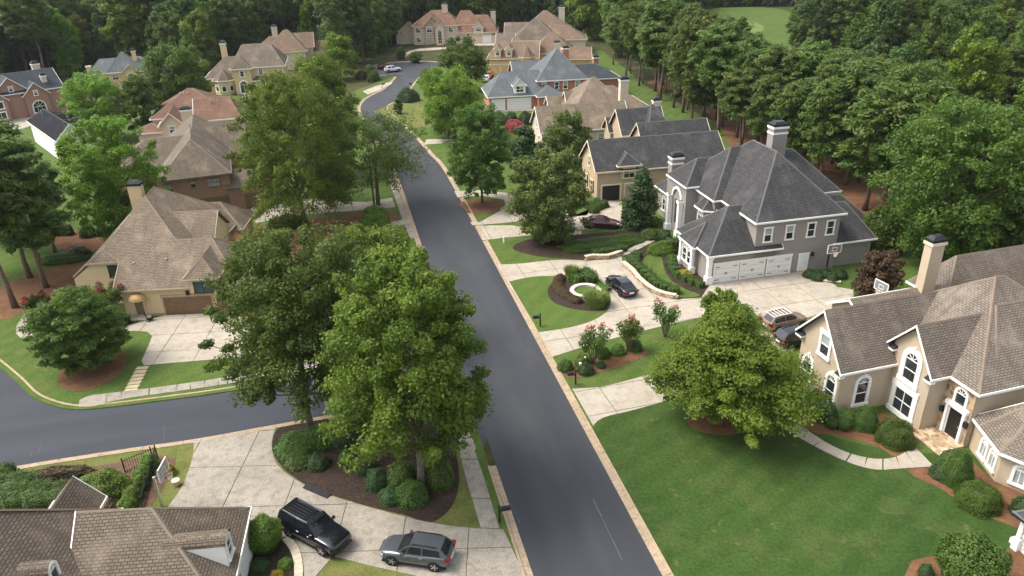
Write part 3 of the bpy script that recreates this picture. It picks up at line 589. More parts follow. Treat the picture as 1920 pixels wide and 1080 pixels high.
# bay at the near end
bay = [(1.75, -3.6), (.75, -6.3), (1.9, -8.6), (4.6, -8.9), (8, -8.9), (8, -2.7), (2.1, -2.7)]
MB().prism(bay, 0, 2.62).obj('wall', W_STUC, h.root, uv=True)
bo = [(1.45, -3.5), (.35, -6.35), (1.65, -8.95), (4.6, -9.3), (8.4, -9.3)]; ap = (5.2, -5.2, 5.6)
h.roof([[(*bo[i], 2.72), (*bo[i+1], 2.72), ap] for i in range(3)]+[[(*bo[3], 2.72), (*bo[4], 2.72), (8.4, -5.2, 5.6), ap], [(1.9, -2.4, 2.72), (*bo[0], 2.72), ap]])
for a, b in zip(bay[:3], bay[1:4]):
    mx, my = (a[0]+b[0])/2, (a[1]+b[1])/2; an = math.degrees(math.atan2(b[1]-a[1], b[0]-a[0]))-90
    for k in ((-.62, .62) if math.hypot(b[0]-a[0], b[1]-a[1]) > 2.6 else (0,)): h.win(an, (mx+.004*math.cos(R(an)), my+.004*math.sin(R(an))), k, .7, .62, 1.05, (2, 1), True, .2, glass=M_BLIND, shade=False)
for x, y, z in ((14.8, 3.2, 8.9), (16.5, 4.2, 8.2)): h.vent(x, y, z, 1.0)

# ---- grey house with the triple garage
h = House('grey_stucco_house', 'big grey stucco house with charcoal hip roofs, white columns and triple white garage', (21.41, 73.94), 12.42, W_GREY, SH_CHAR, M_WHITE, RC_GR)
h.block(0, 8.0, 0, 7.71, 3.5, 7.37, 'x', 'hg', rl=(3.63, 8))
h.block(-.55, 2, 2.7, 6.0, 3.42, 5.55, 'x', 'hg', ov=.3, rl=(1.4, 3.4))
h.block(5.14, 15.23, 0, 17.3, 6.74, 12.4, 'y', 'hh', rl=(6.09, 11.25))
h.block(4.15, 10.5, 7.8, 16.8, 6.74, 11.5, 'x', 'hg', rl=(8.0, 10.6))
h.block(2.75, 8, 12.2, 17.1, 7.1, 9.75, 'x', 'hg', rl=(4.9, 8))
h.block(3.6, 10, 17.1, 22.5, 3.9, 6.6, 'x', 'hg', rl=(6, 10))
h.block(15.3, 20.0, .35, 8, 3.1, 6.3, 'x', 'gh', rl=(15, 18.6))
h.block(15.3, 22.8, 4.6, 10, 3.1, 6.0, 'x', 'gh')
h.block(13, 20.6, 8.6, 19, 6.0, 10.1, 'x', 'gh', rl=(13, 17.2))
h.chimney(13.6, 15.5, 12.6, 13.9, 6, 13.3, bands=2); h.chimney(2.9, 4.4, 17.3, 18.4, 3, 9.2, bands=2)
for k, xc in enumerate((2.0, 5.15, 8.35)): h.garage('S', -.003, xc, 2.72, 2.15, D_WHITE, 4, hinge=True)
h.door('S', -.003, 11.35, .95, 2.05, D_WHITE); MB().box(10.7, 12.0, -.75, -.01, .1, .28).obj('door_step', M_STONE, h.root)
for xc in (6.55, 9.15, 11.75, 14.1): h.win('S', -.003, xc, 4.35, .78, 1.5, (1, 2), False, .14)
h.lamp('S', -.003, 12.3, 2.0)
for y in (2.9, 5.8): h.post(-.62, y, .1, 3.4, .2)
h.post(-.05, -.05, .1, 3.4, .24)
h.win('W', -.553, 3.75, 1.0, .85, 1.45, (1, 2), True, .15); h.win('W', -.553, 4.95, 1.0, .85, 1.45, (1, 2), True, .15)
# bay above the entrance side and the portico arch
bp = [(4.15, 8.1), (3.35, 8.7), (3.35, 10.3), (4.15, 10.9)]; MB().prism(bp, 0, 5.2).obj('wall', W_GREY, h.root, uv=True)
ba = (5.0, 9.5, 7.4); bo = [(4.3, 7.6), (2.95, 8.5), (2.95, 10.5), (4.3, 11.4)]; h.roof([[(*bo[i], 5.3), (*bo[i+1], 5.3), ba] for i in range(3)])
h.win('W', 3.347, 9.5, 3.0, 1.05, 1.35, (2, 2), True, .14); h.win(225, (3.74, 8.39), 0, 3.0, .6, 1.35, (1, 2), True, .12)
F = h.frame('W', 2.745, 14.65, 0)
m = MB(); m.fbox(F, -2.45, -1.15, 0, 6.9, 0, .12); m.fbox(F, 1.15, 2.45, 0, 6.9, 0, .12); m.fbox(F, -1.15, 1.15, 6.2, 6.9, 0, .12); m.obj('portico_wall', W_GREY, h.root)
m = MB(); o, r, u, t = F
for k in range(10):
    q = [o+r*(rr*math.cos(math.pi*(k+e)/10))+u*(4.9+rr*math.sin(math.pi*(k+e)/10))+t*d for d in (.12, .24) for rr, e in ((1.1, 0), (1.4, 0), (1.4, 1), (1.1, 1))]; m.hull8(q)
m.obj('portico_arch', M_WHITE, h.root); MB().fbox(F, -1.1, 1.1, .2, 4.9, .02, .06).obj('portico_recess', plain('shadowed porch wall', (.24, .225, .21), .9), h.root)
MB().fbox(F, -.5, .5, 1.5, 4.6, .06, .1).obj('porch_window', M_GLASS, h.root)
for y in (13.1, 16.2): h.post(2.35, y, .1, 5.0, .27)
h.win('W', 3.597, 19.0, 1.2, .8, 1.5, (1, 2), True, .14); h.win('W', 3.597, 20.4, 1.2, .8, 1.5, (1, 2), True, .14)
h.vent(11.2, 2.4, 8.6, .4)

# ---- tan house with the open garage
h = House('tan_house', 'tan house with charcoal roof, hipped dormer and one garage door standing open', (12.94, 102.21), 10, W_TAN, SH_CHAR, M_CREAM, RC_GR)
h.block(-.6, 18.4, -.4, 7.6, 4.5, 8.0, 'x', 'gg')
h.block(8.5, 18.8, 4.6, 12.8, 4.5, 8.7, 'x', 'gg')
h.block(7.3, 14, 12.2, 18.6, 6, 9.4, 'x', 'gg'); h.block(10.6, 15, 10, 20, 6, 9.9, 'x', 'hh', rl=(12.6, 13))
h.block(6.9, 10, 17.6, 20.8, 5.2, 7.3, 'x', 'gg')
h.chimney(13.7, 14.9, 16.6, 17.6, 5, 10, W_BEIGE)
h.block(2.6, 5.4, -.55, 4, 5.15, 6.6, 'y', 'hg', ov=.35, base=3.2); h.win('S', -.553, 4.0, 3.35, 1.5, 1.35, (2, 2), False, .12)
F = h.frame('S', -.403, 1.45, .05); MB().fbox(F, -1.3, 1.3, 0, 2.3, 0, .01).obj('garage_shade_sheet', M_BLACK, h.root); m = MB(); m.fbox(F, -1.5, -1.3, 0, 2.5, 0, .1); m.fbox(F, 1.3, 1.5, 0, 2.5, 0, .1); m.fbox(F, -1.3, 1.3, 2.3, 2.5, 0, .1); m.obj('garage_surround', M_CREAM, h.root)  # flat black sheet: shade inside the open garage is put into its colour
h.garage('S', -.403, 4.9, 2.7, 2.2, plain('tan door', (.42, .33, .22), .6), 4)
h.win('W', -.603, 3.6, 4.3, .8, 1.3, (1, 2)); h.win('W', -.603, 5.2, 1.0, .9, 1.5, (1, 2)); h.win('W', -.603, 2.2, 1.0, .9, 1.5, (1, 2))
for y in (5.2, 2.2):
    for d in (-.78, .78): MB().box(-.66, -.605, y+d-.2, y+d+.2, .95, 2.6).obj('shutter', M_BLACK, h.root)

# ---- beige house behind it
h = House('beige_house', 'pale beige house with light brown shingle roof and one tall slim chimney', (6.23, 135.88), 10, W_BEIGE, SH_TAN, M_WHITE, RC_BR)
h.block(-1.6, 14, -7.3, .5, 3.5, 7.2, 'x', 'gg'); h.block(6, 17, .2, 13, 4.5, 9.8, 'x', 'hh', rl=(11.3, 11.8)); h.block(12, 21, 1, 12.5, 4.5, 8, 'x', 'gh')
h.block(6.8, 11, 7, 11, 4.6, 7.0, 'x', 'gg'); h.block(3.6, 8, 8.6, 11.8, 4.2, 6, 'x', 'gg')
h.chimney(14.3, 15.8, -1.2, 0, 3, 10.4); h.win('W', -1.603, -3.4, 3.6, .8, 1.3); h.win('W', -1.603, -5, .9, .9, 1.5); h.win('S', -7.303, 9.0, 1.2, 1.0, 1.4)
h.win('W', 6.797, 9, 4.4, .7, 1.0)
for x, y, z in ((12.4, 3.6, 8), (12.9, 2.6, 7.2), (4, -5.2, 5.4)): h.vent(x, y, z, .3)

# ---- red brick house with blue grey roof
h = House('red_brick_house', 'red brick house with blue grey hip roof and white double garage doors', (-3.81, 162.38), 8, W_BRICKR, SH_SLATE, M_WHITE, RC_GR)
h.block(0, 12, -.8, 10, 3, 7.2, 'x', 'hg', rl=(3.4, 12)); h.block(11, 21.6, 1.1, 13.5, 5.5, 11.2, 'y', 'hh', rl=(6.9, 8))
h.block(8, 14, 15, 23, 4, 7, 'x', 'gg'); h.block(20, 31, 8, 17, 4, 6.6, 'x', 'gh', mat=SH_DSLATE); h.block(10.3, 15.5, -3, 1.6, 3, 4.7, 'y', 'hg')
h.block(5.4, 7.9, -.6, 5, 5.0, 6.5, 'y', 'gg', ov=.25, base=3, wall=M_WHITE); h.win('S', -.603, 6.65, 3.7, 1.5, 1.2, (2, 2), False, .15)
h.garage('S', -.803, 6.4, 4.9, 2.2, D_WHITE, 4); h.garage('S', -.803, 1.9, 2.6, 2.2, D_WHITE, 4)
for x in (12.2, 15.0, 16.9, 19.6): h.win('S', 1.097, x, 3.6, .8, 1.4)
h.chimney(19.3, 20.7, 14.8, 16, 4, 10, W_BRICKR); h.chimney(27.6, 28.8, 18.4, 19.4, 0, 7, W_BRICKR)
for i in range(4): h.chimney(31.5, 32.2, 12+i*6, 12.7+i*6, 0, 2.6, W_BRICKR, 1, None, False)

# ---- apricot house with twin dormers
h = House('apricot_house', 'apricot stucco house with brown roof and two gabled dormers over its garage', (-5.01, 205.66), -4, W_ORANGE, SH_BRN2, M_CREAM, RC_BR)
h.block(.3, 13.5, .3, 11, 4, 7.5, 'x', 'hg', rl=(2.2, 14)); h.block(11.5, 23, 5, 17, 4.5, 9.2, 'x', 'hh', rl=(16.8, 17.4)); h.block(20, 27.4, 1.5, 9.5, 3.4, 5.9, 'x', 'gg')
for x in (2.9, 5.9): h.block(x-.8, x+.8, .5, 5, 6.3, 7.3, 'y', 'gg', ov=.2, base=4, wall=M_CREAM); h.win('S', .497, x, 4.9, .85, 1.1)
oc = [(10.6+1.9*math.cos(t*math.pi/4+.39), .9+1.9*math.sin(t*math.pi/4+.39)) for t in range(8)]; MB().prism(oc, 0, 4.4).obj('turret', W_ORANGE, h.root)
oe = [(10.6+2.2*math.cos(t*math.pi/4+.39), .9+2.2*math.sin(t*math.pi/4+.39), 4.4) for t in range(8)]; h.roof([[oe[i], oe[(i+1) % 8], (10.6, .9, 7.2)] for i in range(8)])
h.garage('S', .297, 2.0, 2.7, 2.3, plain('apricot door', (.55, .37, .19), .6), 4); h.garage('S', .297, 5.2, 2.7, 2.3, plain('apricot door', (.55, .37, .19), .6), 4)
h.chimney(17.7, 19.4, -1, .3, 2, 8.0, W_BEIGE)

# ---- weathered roof house behind
h = House('weathered_roof_house', 'sprawling house under weathered grey brown hip roofs behind the apricot house', (-1.14, 224.97), -4, W_BEIGE, SH_MIX, M_CREAM, RC_BR)
h.block(3, 16.2, 7, 19, 5, 10.7, 'x', 'hh', rl=(9.3, 9.9)); h.block(0, 7.5, 17, 27, 5, 8.5, 'x', 'gg'); h.block(6, 20, 20, 32, 6, 11.4, 'x', 'hh', mat=SH_BRN2, rl=(11.5, 12.6)); h.block(14, 24.5, 11, 22, 4.5, 8, 'x', 'gh', mat=SH_BRN2); h.block(-2, 3, 9, 18, 4, 6.4, 'x', 'gg')
h.chimney(16.4, 18.3, 27, 28.2, 5, 12.2); h.vent(15, 22, 9.8, .5)

# ---- house at the head of the street
h = House('red_roof_mansion', 'cream and stone mansion with red brown roofs at the head of the street', (-32.69, 265.12), 0, W_BEIGE, SH_RED, M_CREAM, RC_BR)
RS = shingle('plain red brown ridge', (.26, .13, .08), (.30, .16, .10), (.2, .1, .06))
h.block(2, 17, 0, 12.5, 6, 10.4, 'x', 'hh', rl=(8, 13)); h.block(5.6, 11.8, -.5, 7, 6, 9.5, 'y', 'gg', wall=M_STONE); h.block(9.4, 12.4, -1.3, 5, 6.0, 7.9, 'y', 'gg')
h.block(-4.3, 2.5, 3, 13, 3.4, 6.3, 'y', 'gg'); h.block(17, 30, -1, 11, 3.7, 8.6, 'x', 'hh', rl=(21, 27)); h.block(15.5, 24, 2, 13, 6, 9.9, 'x', 'hh', rl=(17.8, 21))
h.block(22.3, 25.5, -1.4, 4, 5.3, 7.5, 'y', 'gg', ov=.2, base=3); h.win('S', -1.403, 23.9, 4.1, 1.6, 1.2, (3, 2), False, .18)
h.chimney(11.6, 13.5, 5, 6.2, 7, 12.2); h.chimney(28, 29.7, 6, 7.2, 4, 9.6)
for x in (3.6, 14.6): h.win('S', -.003, x, 4.0, 1.3, 1.3, (2, 2), False, .2); h.win('S', -.003, x, 1.0, 1.3, 1.3, (2, 2), False, .2)
h.win('S', -.503, 7.4, 4.1, 1.6, 1.5, (2, 2), False, .25); h.win('S', -.503, 7.4, .6, 2.0, 1.8, (3, 1), True, .2, glass=M_BLIND)
h.win('S', -1.303, 10.9, .6, 1.2, 3.6, (2, 4), True, .25, shade=False); h.garage('S', -1.003, 26.6, 2.8, 2.4, D_WHITE, 4); h.win('S', -1.003, 28.9, 2.6, 1.0, 1.0, (2, 2))
m = MB()
for k in range(5): m.box(10, 11.8, -3.3+k*.4, -1.31, .1+k*.1, .2+k*.1-.003)
m.obj('front_steps', W_BRICKR, h.root)

# ---- tan house with a round bay on the left
h = House('arched_entry_house', 'yellow cream house with grey brown hip roof, round bay and arched entry', (-64.92, 186.06), 12, W_YEL, SH_MIX, M_WHITE, RC_BR)
h.block(-1.5, 11, 3.6, 18, 6, 10.6, 'x', 'hh', rl=(1.2, 8)); h.block(-.9, 3.2, 2.2, 8, 6, 8.4, 'y', 'hg'); h.block(-8, 0, 6, 17, 3.6, 7.8, 'x', 'hh', rl=(-3.5, -.5))
oc = [(-3.6+2.5*math.cos(t*math.pi/4+.39), 4.6+2.5*math.sin(t*math.pi/4+.39)) for t in range(8)]; MB().prism(oc, 0, 3.4).obj('bay', W_YEL, h.root)
oe = [(-3.6+2.9*math.cos(t*math.pi/4+.39), 4.6+2.9*math.sin(t*math.pi/4+.39), 3.45) for t in range(8)]; h.roof([[oe[i], oe[(i+1) % 8], (-3.6, 4.6, 6.1)] for i in range(8)])
for t in (4, 5, 6): an = 45*t+.39*57.3+22.5; h.win(an, (-3.6+2.315*math.cos(R(an)), 4.6+2.315*math.sin(R(an))), 0, .9, .9, 1.1, (1, 1), True, .16)
h.win('S', 2.197, 1.1, 4.2, .8, 1.2, (1, 2), True, .2); h.win('S', 3.597, 5.4, 4.2, .8, 1.2, (2, 3), True, .2); h.win('S', 2.197, 1.1, .3, 1.7, 1.9, (2, 1), True, .3, shade=False, glass=M_BLACK)
h.chimney(-4.4, -3.0, 13.6, 14.8, 4, 10.8); h.block(3.2, 9, 2.6, 4.6, 3.0, 3.9, 'x', 'hh')
for x in (3.6, 6.4, 8.8): h.post(x, 2.9, .1, 2.9, .14)
# ---- roof behind it
h = House('brown_hip_roof_house', 'house with warm brown hip roofs behind the arched entry house', (-64.92, 186.06), 12, W_BEIGE, SH_BRN2, M_CREAM, RC_BR)
h.root.location = (-64.92+36*-math.sin(R(12))+9*math.cos(R(12)), 186.06+36*math.cos(R(12))+9*math.sin(R(12)), 0)
h.block(-4.5, 6.5, -2, 12, 5, 10.3, 'x', 'hh', rl=(1.0, 2.0)); h.block(2, 8.6, 2.5, 12, 5.5, 9, 'x', 'gg'); h.block(4, 12, 3.5, 11, 4, 6.6, 'x', 'gg'); h.block(-8, -1, 3, 12, 4.5, 8.4, 'x', 'hg'); h.chimney(-2.6, -1.0, 7, 8, 5, 11.0)

# ---- blue grey roof house, far left
h = House('slate_roof_house', 'cream house with blue grey roof, small front gable and thin chimney at forest edge', (-90.76, 201.04), 21, W_YEL, SH_SLATE, M_CREAM, RC_GR)
h.block(-15.5, 0, -.2, 8, 4.5, 7.6, 'x', 'hh', rl=(-12.8, -3)); h.block(-11, -3.4, -.1, 7.6, 4.6, 9, 'x', 'hh', rl=(-7.4, -7)); h.block(-7.6, -4.2, -.8, 3, 4.5, 6.3, 'y', 'gg'); h.block(-1, 4.5, 3, 9, 3.6, 5.6, 'x', 'gh')
h.win('S', -.803, -5.9, 2.2, 1.5, 1.1, (3, 1), True, .25); h.win('S', -.203, -2.0, 2.8, 1.3, 1.1, (2, 2), False, .15); h.win('S', -.203, -9.6, 2.8, 1.3, 1.1, (2, 2))
h.chimney(-4.9, -3.9, 2.4, 3.3, 5, 9.2); h.chimney(-15.9, -14.8, 1.2, 2.2, 3, 6.4, W_BEIGE, 1, None, False)

# ---- brick house at the far left
h = House('rose_brick_house', 'rose brick house with dark slate roof and white trimmed gables at the left edge', (-100.63, 174.23), 45, W_BRICKP, SH_DSLATE, M_WHITE, RC_GR)
h.block(-16, 0, 0, 9, 5.5, 9.2, 'x', 'gg'); h.block(-8, -3.2, -.6, 5, 4.7, 7.4, 'y', 'gg'); h.block(-13.8, -6.4, .2, 6, 5.4, 9.0, 'y', 'gg'); h.block(-15.2, -11.6, -1.2, 4, 4.6, 6.6, 'y', 'gg')
h.chimney(-3.2, -2.2, 1.2, 2.1, 4, 8.2, W_BEIGE); h.chimney(-3.0, -1.4, 6.6, 7.6, 6, 10.2, W_BEIGE)
h.win('S', -.603, -5.6, 4.6, .6, .9, (1, 2), False, .15); h.win('S', -.603, -5.6, .9, 2.4, 1.2, (3, 1), True, .2); h.win('S', .197, -8.9, .3, 1.3, 3.0, (2, 3), True, .2, shade=False); h.win('S', .197, -9.9, 6.0, .7, .9, (1, 2))
for z in (.8, 3.0): h.win('S', -1.203, -13.4, z, 1.8, 1.3, (2, 1), False, .2)
for y in (2.5, 5): h.win('E', .003, y, 3.4, .9, 1.4); h.win('E', .003, y, .9, .9, 1.4)

# ---- black roofed white house
h = House('black_roof_house', 'white house with black shingle roof and glazed white front gable, half hidden by trees', (-80.39, 132.31), 41, W_WHITE, SH_BLACK, M_WHITE, plain('black ridge cap', (.06, .062, .065), .9))
h.block(-.1, 5.4, -3.6, 18, 4.2, 6.7, 'y', 'gh', pos=2.3, rl=(-4, 14)); h.block(3, 8, -1.6, 5.2, 4.2, 6.45, 'x', 'gh', rl=(2.4, 5.6)); h.block(3, 9, 7, 14, 4.0, 6.0, 'x', 'gh')
h.win('S', -3.603, 2.3, 4.1, 1.5, .9, (2, 1), False, .15, shade=False); h.win('S', -3.603, 3.4, 2.2, 1.0, 1.1, (1, 1), False, .12); h.win('S', -3.603, 1.0, .6, 1.0, 1.3, (1, 2))
h.vent(1.2, 11, 6.0, 1.0); h.vent(3.4, 1.5, 6.0, 1.0)

# ---- red brown roof, pink walls
h = House('pink_stucco_house', 'pink stucco house with red brown roof, broad chimney and small roof vents', (-70.09, 149.0), 15, W_PINK, SH_RED, M_WHITE, RC_BR)
h.block(1.6, 15, -9, 4, 5, 9.0, 'x', 'hh', rl=(8, 8.9)); h.block(9.5, 17.2, -11.5, -1, 4.5, 7.6, 'x', 'gh', rl=(9, 15.6)); h.block(3.6, 7.4, -14, -4, 4.6, 6.9, 'y', 'gg'); h.chimney(7.6, 9.5, -15.2, -14.2, 0, 7.4, None, 1)
h.block(-.6, 4, -13, -8, 3.4, 4.6, 'x', 'hh'); h.win('S', -14.003, 5.5, 3.2, .9, 1.2)
for i in range(3):
    h.vent(6.6+i*.7, -3.6-i*.2, 8.2, .25); h.vent(12.2+i*.7, -7.6-i*.3, 7.1, .25)

# ---- brown brick house, left of the street
h = House('brown_brick_house', 'brown brick house with weathered shingle hip roof and olive garage doors', (-48.57, 100.14), 19, W_BRICK, SH_MIX, plain('brown trim', (.20, .15, .10), .7), RC_BR)
h.block(.7, 9.5, -.2, 26, 5.5, 9.6, 'y', 'hh', rl=(4.9, 21.9)); h.block(-6.5, 4, 7.5, 17.5, 5, 8.5, 'x', 'hg'); h.block(5, 12.2, 13, 22.5, 5, 9.0, 'x', 'gg'); h.block(9.0, 14.4, -.5, 6, 3.4, 5.0, 'x', 'gh', ov=.3)
h.garage('S', -.203, 6.9, 4.4, 2.1, D_OLIVE, 5, False); h.garage('S', -.503, 12.4, 2.7, 2.1, D_OLIVE, 5, False)
h.win('S', -.203, 4.6, 4.0, .55, .85, (1, 2), False, .06); h.win('S', -.203, 7.3, 3.75, 1.6, 1.15, (2, 2), False, .06, glass=M_BLIND); h.win('S', -.203, 1.5, 3.4, .7, 1.4, (1, 2), False, .06)
h.vent(5.2, 7.5, 9.4, .9); h.vent(5.0, 11.5, 9.4, .9)

# ---- cream house on the left with the brown garage door
h = House('cream_stucco_house', 'cream stucco house with steep tan shingle roof, brown garage door and domed awning', (-40.24, 69.97), 3, W_YEL, SH_TAN, plain('tan trim', (.40, .31, .21), .7), RC_BR)
MB().box(0, 11.9, 0, 9.3, 0, 3.12).obj('wall', W_YEL, h.root); MB().box(-6.1, 7, 3.3, 19, 0, 3.0).obj('wall', W_YEL, h.root)
f_ = lambda x, y: (x, y, 3.2+.68*(y+.35))
A, A2, HL, GR0, GR1, S_ = (.5, 9.7, 10.03), (.3, 13, 10.03), f_(-2.7, 3.9), f_(4.8, 4.7), f_(8.6, 4.7), f_(-.65, 2.65)
h.roof([[f_(-.65, -.35), f_(12.3, -.35), GR1, GR0, A, HL, S_], [f_(12.3, -.35), (12.3, 9.75, 3.2), GR1], [GR0, GR1, (12.3, 9.75, 3.2), (4.8, 9.75, 3.2)],
        [A, GR0, (7.4, 4.7, 4.3), (7.8, 20, 3.9), A2], [HL, A, A2, (-7.3, 16.5, 3.0), (-6.8, 4.6, 3.0), (-4.3, 3.0, 5.0)], [HL, (-4.3, 3.0, 5.0), S_], [A2, (7.8, 20, 3.9), (-7.3, 16.5, 3.0)]])
h.wall_poly([(-6.1, 0), (-.3, 0), (-.3, 4.95), (-4.0, 4.75), (-6.1, 3.2)], 'S', 3.297, .3)
h.win('S', 3.29, -1.5, 3.3, 1.5, 1.2, (2, 1), False, .08, trim=M_BLACK, shade=False)
h.block(2, 7.6, 7.0, 12.6, 5.4, 8.0, 'x', 'gg', base=2.5); h.block(1, 8.2, 15.6, 21, 3.5, 6.1, 'x', 'gh')
h.win(-45, (7.9, 15.95), 0, .5, 1.3, 1.5, (2, 2), True, .2)
MB().hull8([(7.9, 12.2, 3.2), (8.8, 12.2, 2.6), (8.8, 14.6, 2.6), (7.9, 14.6, 3.2), (7.9, 12.2, 3.5), (8.8, 12.2, 2.75), (8.8, 14.6, 2.75), (7.9, 14.6, 3.5)]).obj('copper_roof', plain('copper', (.28, .12, .055), .5, .2, 4), h.root)
h.block(7.2, 9.9, -.5, 4.5, 4.35, 6.1, 'y', 'hg', ov=.45, base=2.6); h.win('S', -.503, 8.55, 2.75, 1.75, 1.25, (2, 1), False, .07, trim=M_BLACK, glass=plain('green tinted glass', (.05, .09, .085), .08, .2), shade=False)
h.chimney(-1.6, -.2, 10.6, 11.5, 4, 10.9, None, 0)
h.garage('S', -.003, 6.5, 4.9, 2.0, D_WOOD, 8, True, trim=plain('tan trim', (.40, .31, .21), .7)); h.garage('S', -.003, 10.6, 2.4, 2.0, D_WOOD, 8, False)
h.door('S', -.003, 1.5, .85, 1.95, D_OLIVE, trim=W_YEL)
m = MB()
for j in range(4):
    for k in range(8):
        p = lambda jj, kk: (1.5+.95*math.cos(math.pi*kk/8)*math.cos(jj*math.pi/8), -.02-.8*math.sin(math.pi*kk/8)*math.cos(jj*math.pi/8), 2.05+.75*math.sin(jj*math.pi/8)); m.quad(p(j, k), p(j+1, k), p(j+1, k+1), p(j, k+1))
m.obj('domed_awning', plain('awning canvas', (.50, .34, .15), .8, .1, 3), h.root, smooth=True)
MB().box(-.05, 3.8, -.12, -.005, 0, .3).obj('plinth', W_BRICK, h.root); h.lamp('S', -.003, 6.7, 2.35); h.vent(-.6, 7.6, 7.7, .8); h.vent(.9, 2.4, 5.0, .1); h.vent(4.2, 2.6, 5.2, .1)
MB().box(.5, 2.4, -1.2, -.13, .1, .24).obj('door_step', M_CONC, h.root)

# ---- roof in the bottom left corner
h = House('corner_roof_house', 'white house seen from above with grey brown shingle roof in the bottom left corner', (-16.88, 34.44), 5, W_WHITE, SH_MIX, M_WHITE, RC_BR)
R0, R1, c1, c2 = (-8.6, .0, 6.2), (-4.3, -.25, 6.2), (.6, -5.6, 2.9), (.1, 2.8, 3.0)
h.roof([[R0, R1, c1, (-8.0, -5.6, 2.9)], [R1, c2, c1], [R0, (-9, 3.2, 3.0), c2, R1]])
h.roof([[(-7.35, 2.3, 4.2), (-7.35, -9, 4.2), (-17, -9, 12.6), (-17, -6.2, 12.6), (-13.0, -2.75, 9.3)], [(-7.35, 2.3, 4.2), (-13.0, -2.75, 9.3), (-17, -6.2, 12.6), (-18, 2.3, 4.2)]])
MB().box(-8.6, .0, -5.2, 2.4, 0, 2.85).obj('wall', W_WHITE, h.root); MB().box(-18, -7.7, -9, 1.9, 0, 4.0).obj('wall', W_WHITE, h.root)
h.block(-12.2, -9.5, .5, 4.2, 3.5, 5.3, 'y', 'gg', ov=.25)
h.win('E', .003, -1.6, .9, 1.0, 1.3, (1, 2)); h.win('E', .003, -4, .9, 1.0, 1.3, (1, 2))
# arched dormer on the right slope and the eyebrow dormer on the left one
m = MB(); zd = 3.3
for k in range(8):
    p = lambda kk, xx: (xx, -1.75+.62*math.cos(math.pi*kk/8), 4.75+.5*math.sin(math.pi*kk/8)); m.quad(p(k, .1), p(k+1, .1), p(k+1, -3.4), p(k, -3.4))
m.obj('dormer_roof', SH_MIX, h.root, uv=True, smooth=True)
MB().hull8([(-2.9, -2.35, 3.4), (.0, -2.35, 3.1), (.0, -1.15, 3.1), (-2.9, -1.15, 3.4), (-2.9, -2.35, 4.74), (.0, -2.35, 4.74), (.0, -1.15, 4.74), (-2.9, -1.15, 4.74)]).obj('dormer', W_WHITE, h.root); h.win('E', .003, -1.75, 3.65, .62, 1.05, (1, 2), True, .16, shade=False)
m = MB()
for k in range(8):
    p = lambda kk, xx: (xx, -4.1+.5*math.cos(math.pi*kk/8), 5.9+.5*math.sin(math.pi*kk/8)); m.quad(p(k, -8.2), p(k+1, -8.2), p(k+1, -10.6), p(k, -10.6))
m.obj('dormer_roof', SH_MIX, h.root, uv=True, smooth=True); h.win('E', -8.25, -4.1, 5.2, .6, .7, (1, 1), True, .16, shade=False, sill=False)

# ---- corner of the porch at the lower right, far house beyond the green
g = G(1950, 1078)
h = House('white_porch', 'corner of a white railed porch with dark roof at the lower right edge', (g.x, g.y), 14, W_WHITE, SH_DSLATE, M_WHITE, RC_GR, 'porch')
h.roof([[(-.6, -1, 3.0), (6, -1, 3.0), (6, 3, 4.6), (1.2, 1.2, 4.2), (-.6, 2.4, 3.0)], [(-.6, -1, 3.0), (-.6, 2.4, 3.0), (1.2, 1.2, 4.2)]]); MB().box(.3, 6, -1, 2.6, 0, .5).obj('porch_floor', W_WHITE, h.root)
for y in (-.4, 2.0): h.post(.2, y, .1, 2.9, .14)
m = MB(); m.bar((.2, -.4, 1.35), (.2, 2.0, 1.35), .05)
for k in range(10): m.bar((.2, -.3+k*.24, .5), (.2, -.3+k*.24, 1.3), .02)
m.obj('railing', M_WHITE, h.root)
g = G(1438, 7)
h = House('white_far_house', 'small white house glimpsed between trunks beyond the golf green', (g.x, g.y), 10, W_WHITE, SH_CHAR, M_WHITE, RC_GR)
h.block(-7.5, 7.5, 0, 9, 4.5, 8, 'x', 'gg')
for x in (-6, -2, 2, 6): h.win('S', -.003, x, 1.5, 1.2, 1.8)
# ------------------------------------------------------------------ trees and shrubs
L_OAK = leafmat('oak leaves', (.060, .112, .015), (.195, .255, .032), .5)
L_OAKD = leafmat('deep green leaves', (.050, .104, .018), (.140, .205, .032), .48)
L_LIME = leafmat('light green leaves', (.092, .172, .016), (.205, .310, .036), .5)
L_PINE = leafmat('pine needles', (.066, .122, .025), (.148, .205, .040), .42)
L_FAR = leafmat('forest leaves', (.050, .104, .028), (.118, .178, .042), .46)
L_MAG = leafmat('magnolia leaves', (.044, .080, .015), (.165, .185, .034), .25)
L_HOLLY = leafmat('holly leaves', (.020, .050, .016), (.055, .098, .026), .15)
L_BOX = leafmat('boxwood leaves', (.042, .088, .014), (.090, .155, .024), .25)
L_BOXL = leafmat('bright boxwood leaves', (.07, .135, .014), (.14, .22, .028), .25)
L_YEL = leafmat('yellow leaves', (.25, .22, .02), (.45, .36, .03), .3)
L_PURP = leafmat('bronze leaves', (.05, .040, .022), (.14, .085, .042), .3)
L_RED = leafmat('red flowers', (.28, .03, .04), (.50, .09, .09), .3)
L_PINK = leafmat('pink flowers', (.45, .10, .11), (.60, .22, .20), .3)
L_GRS = leafmat('ornamental grass blades', (.12, .17, .035), (.25, .31, .08), .3)

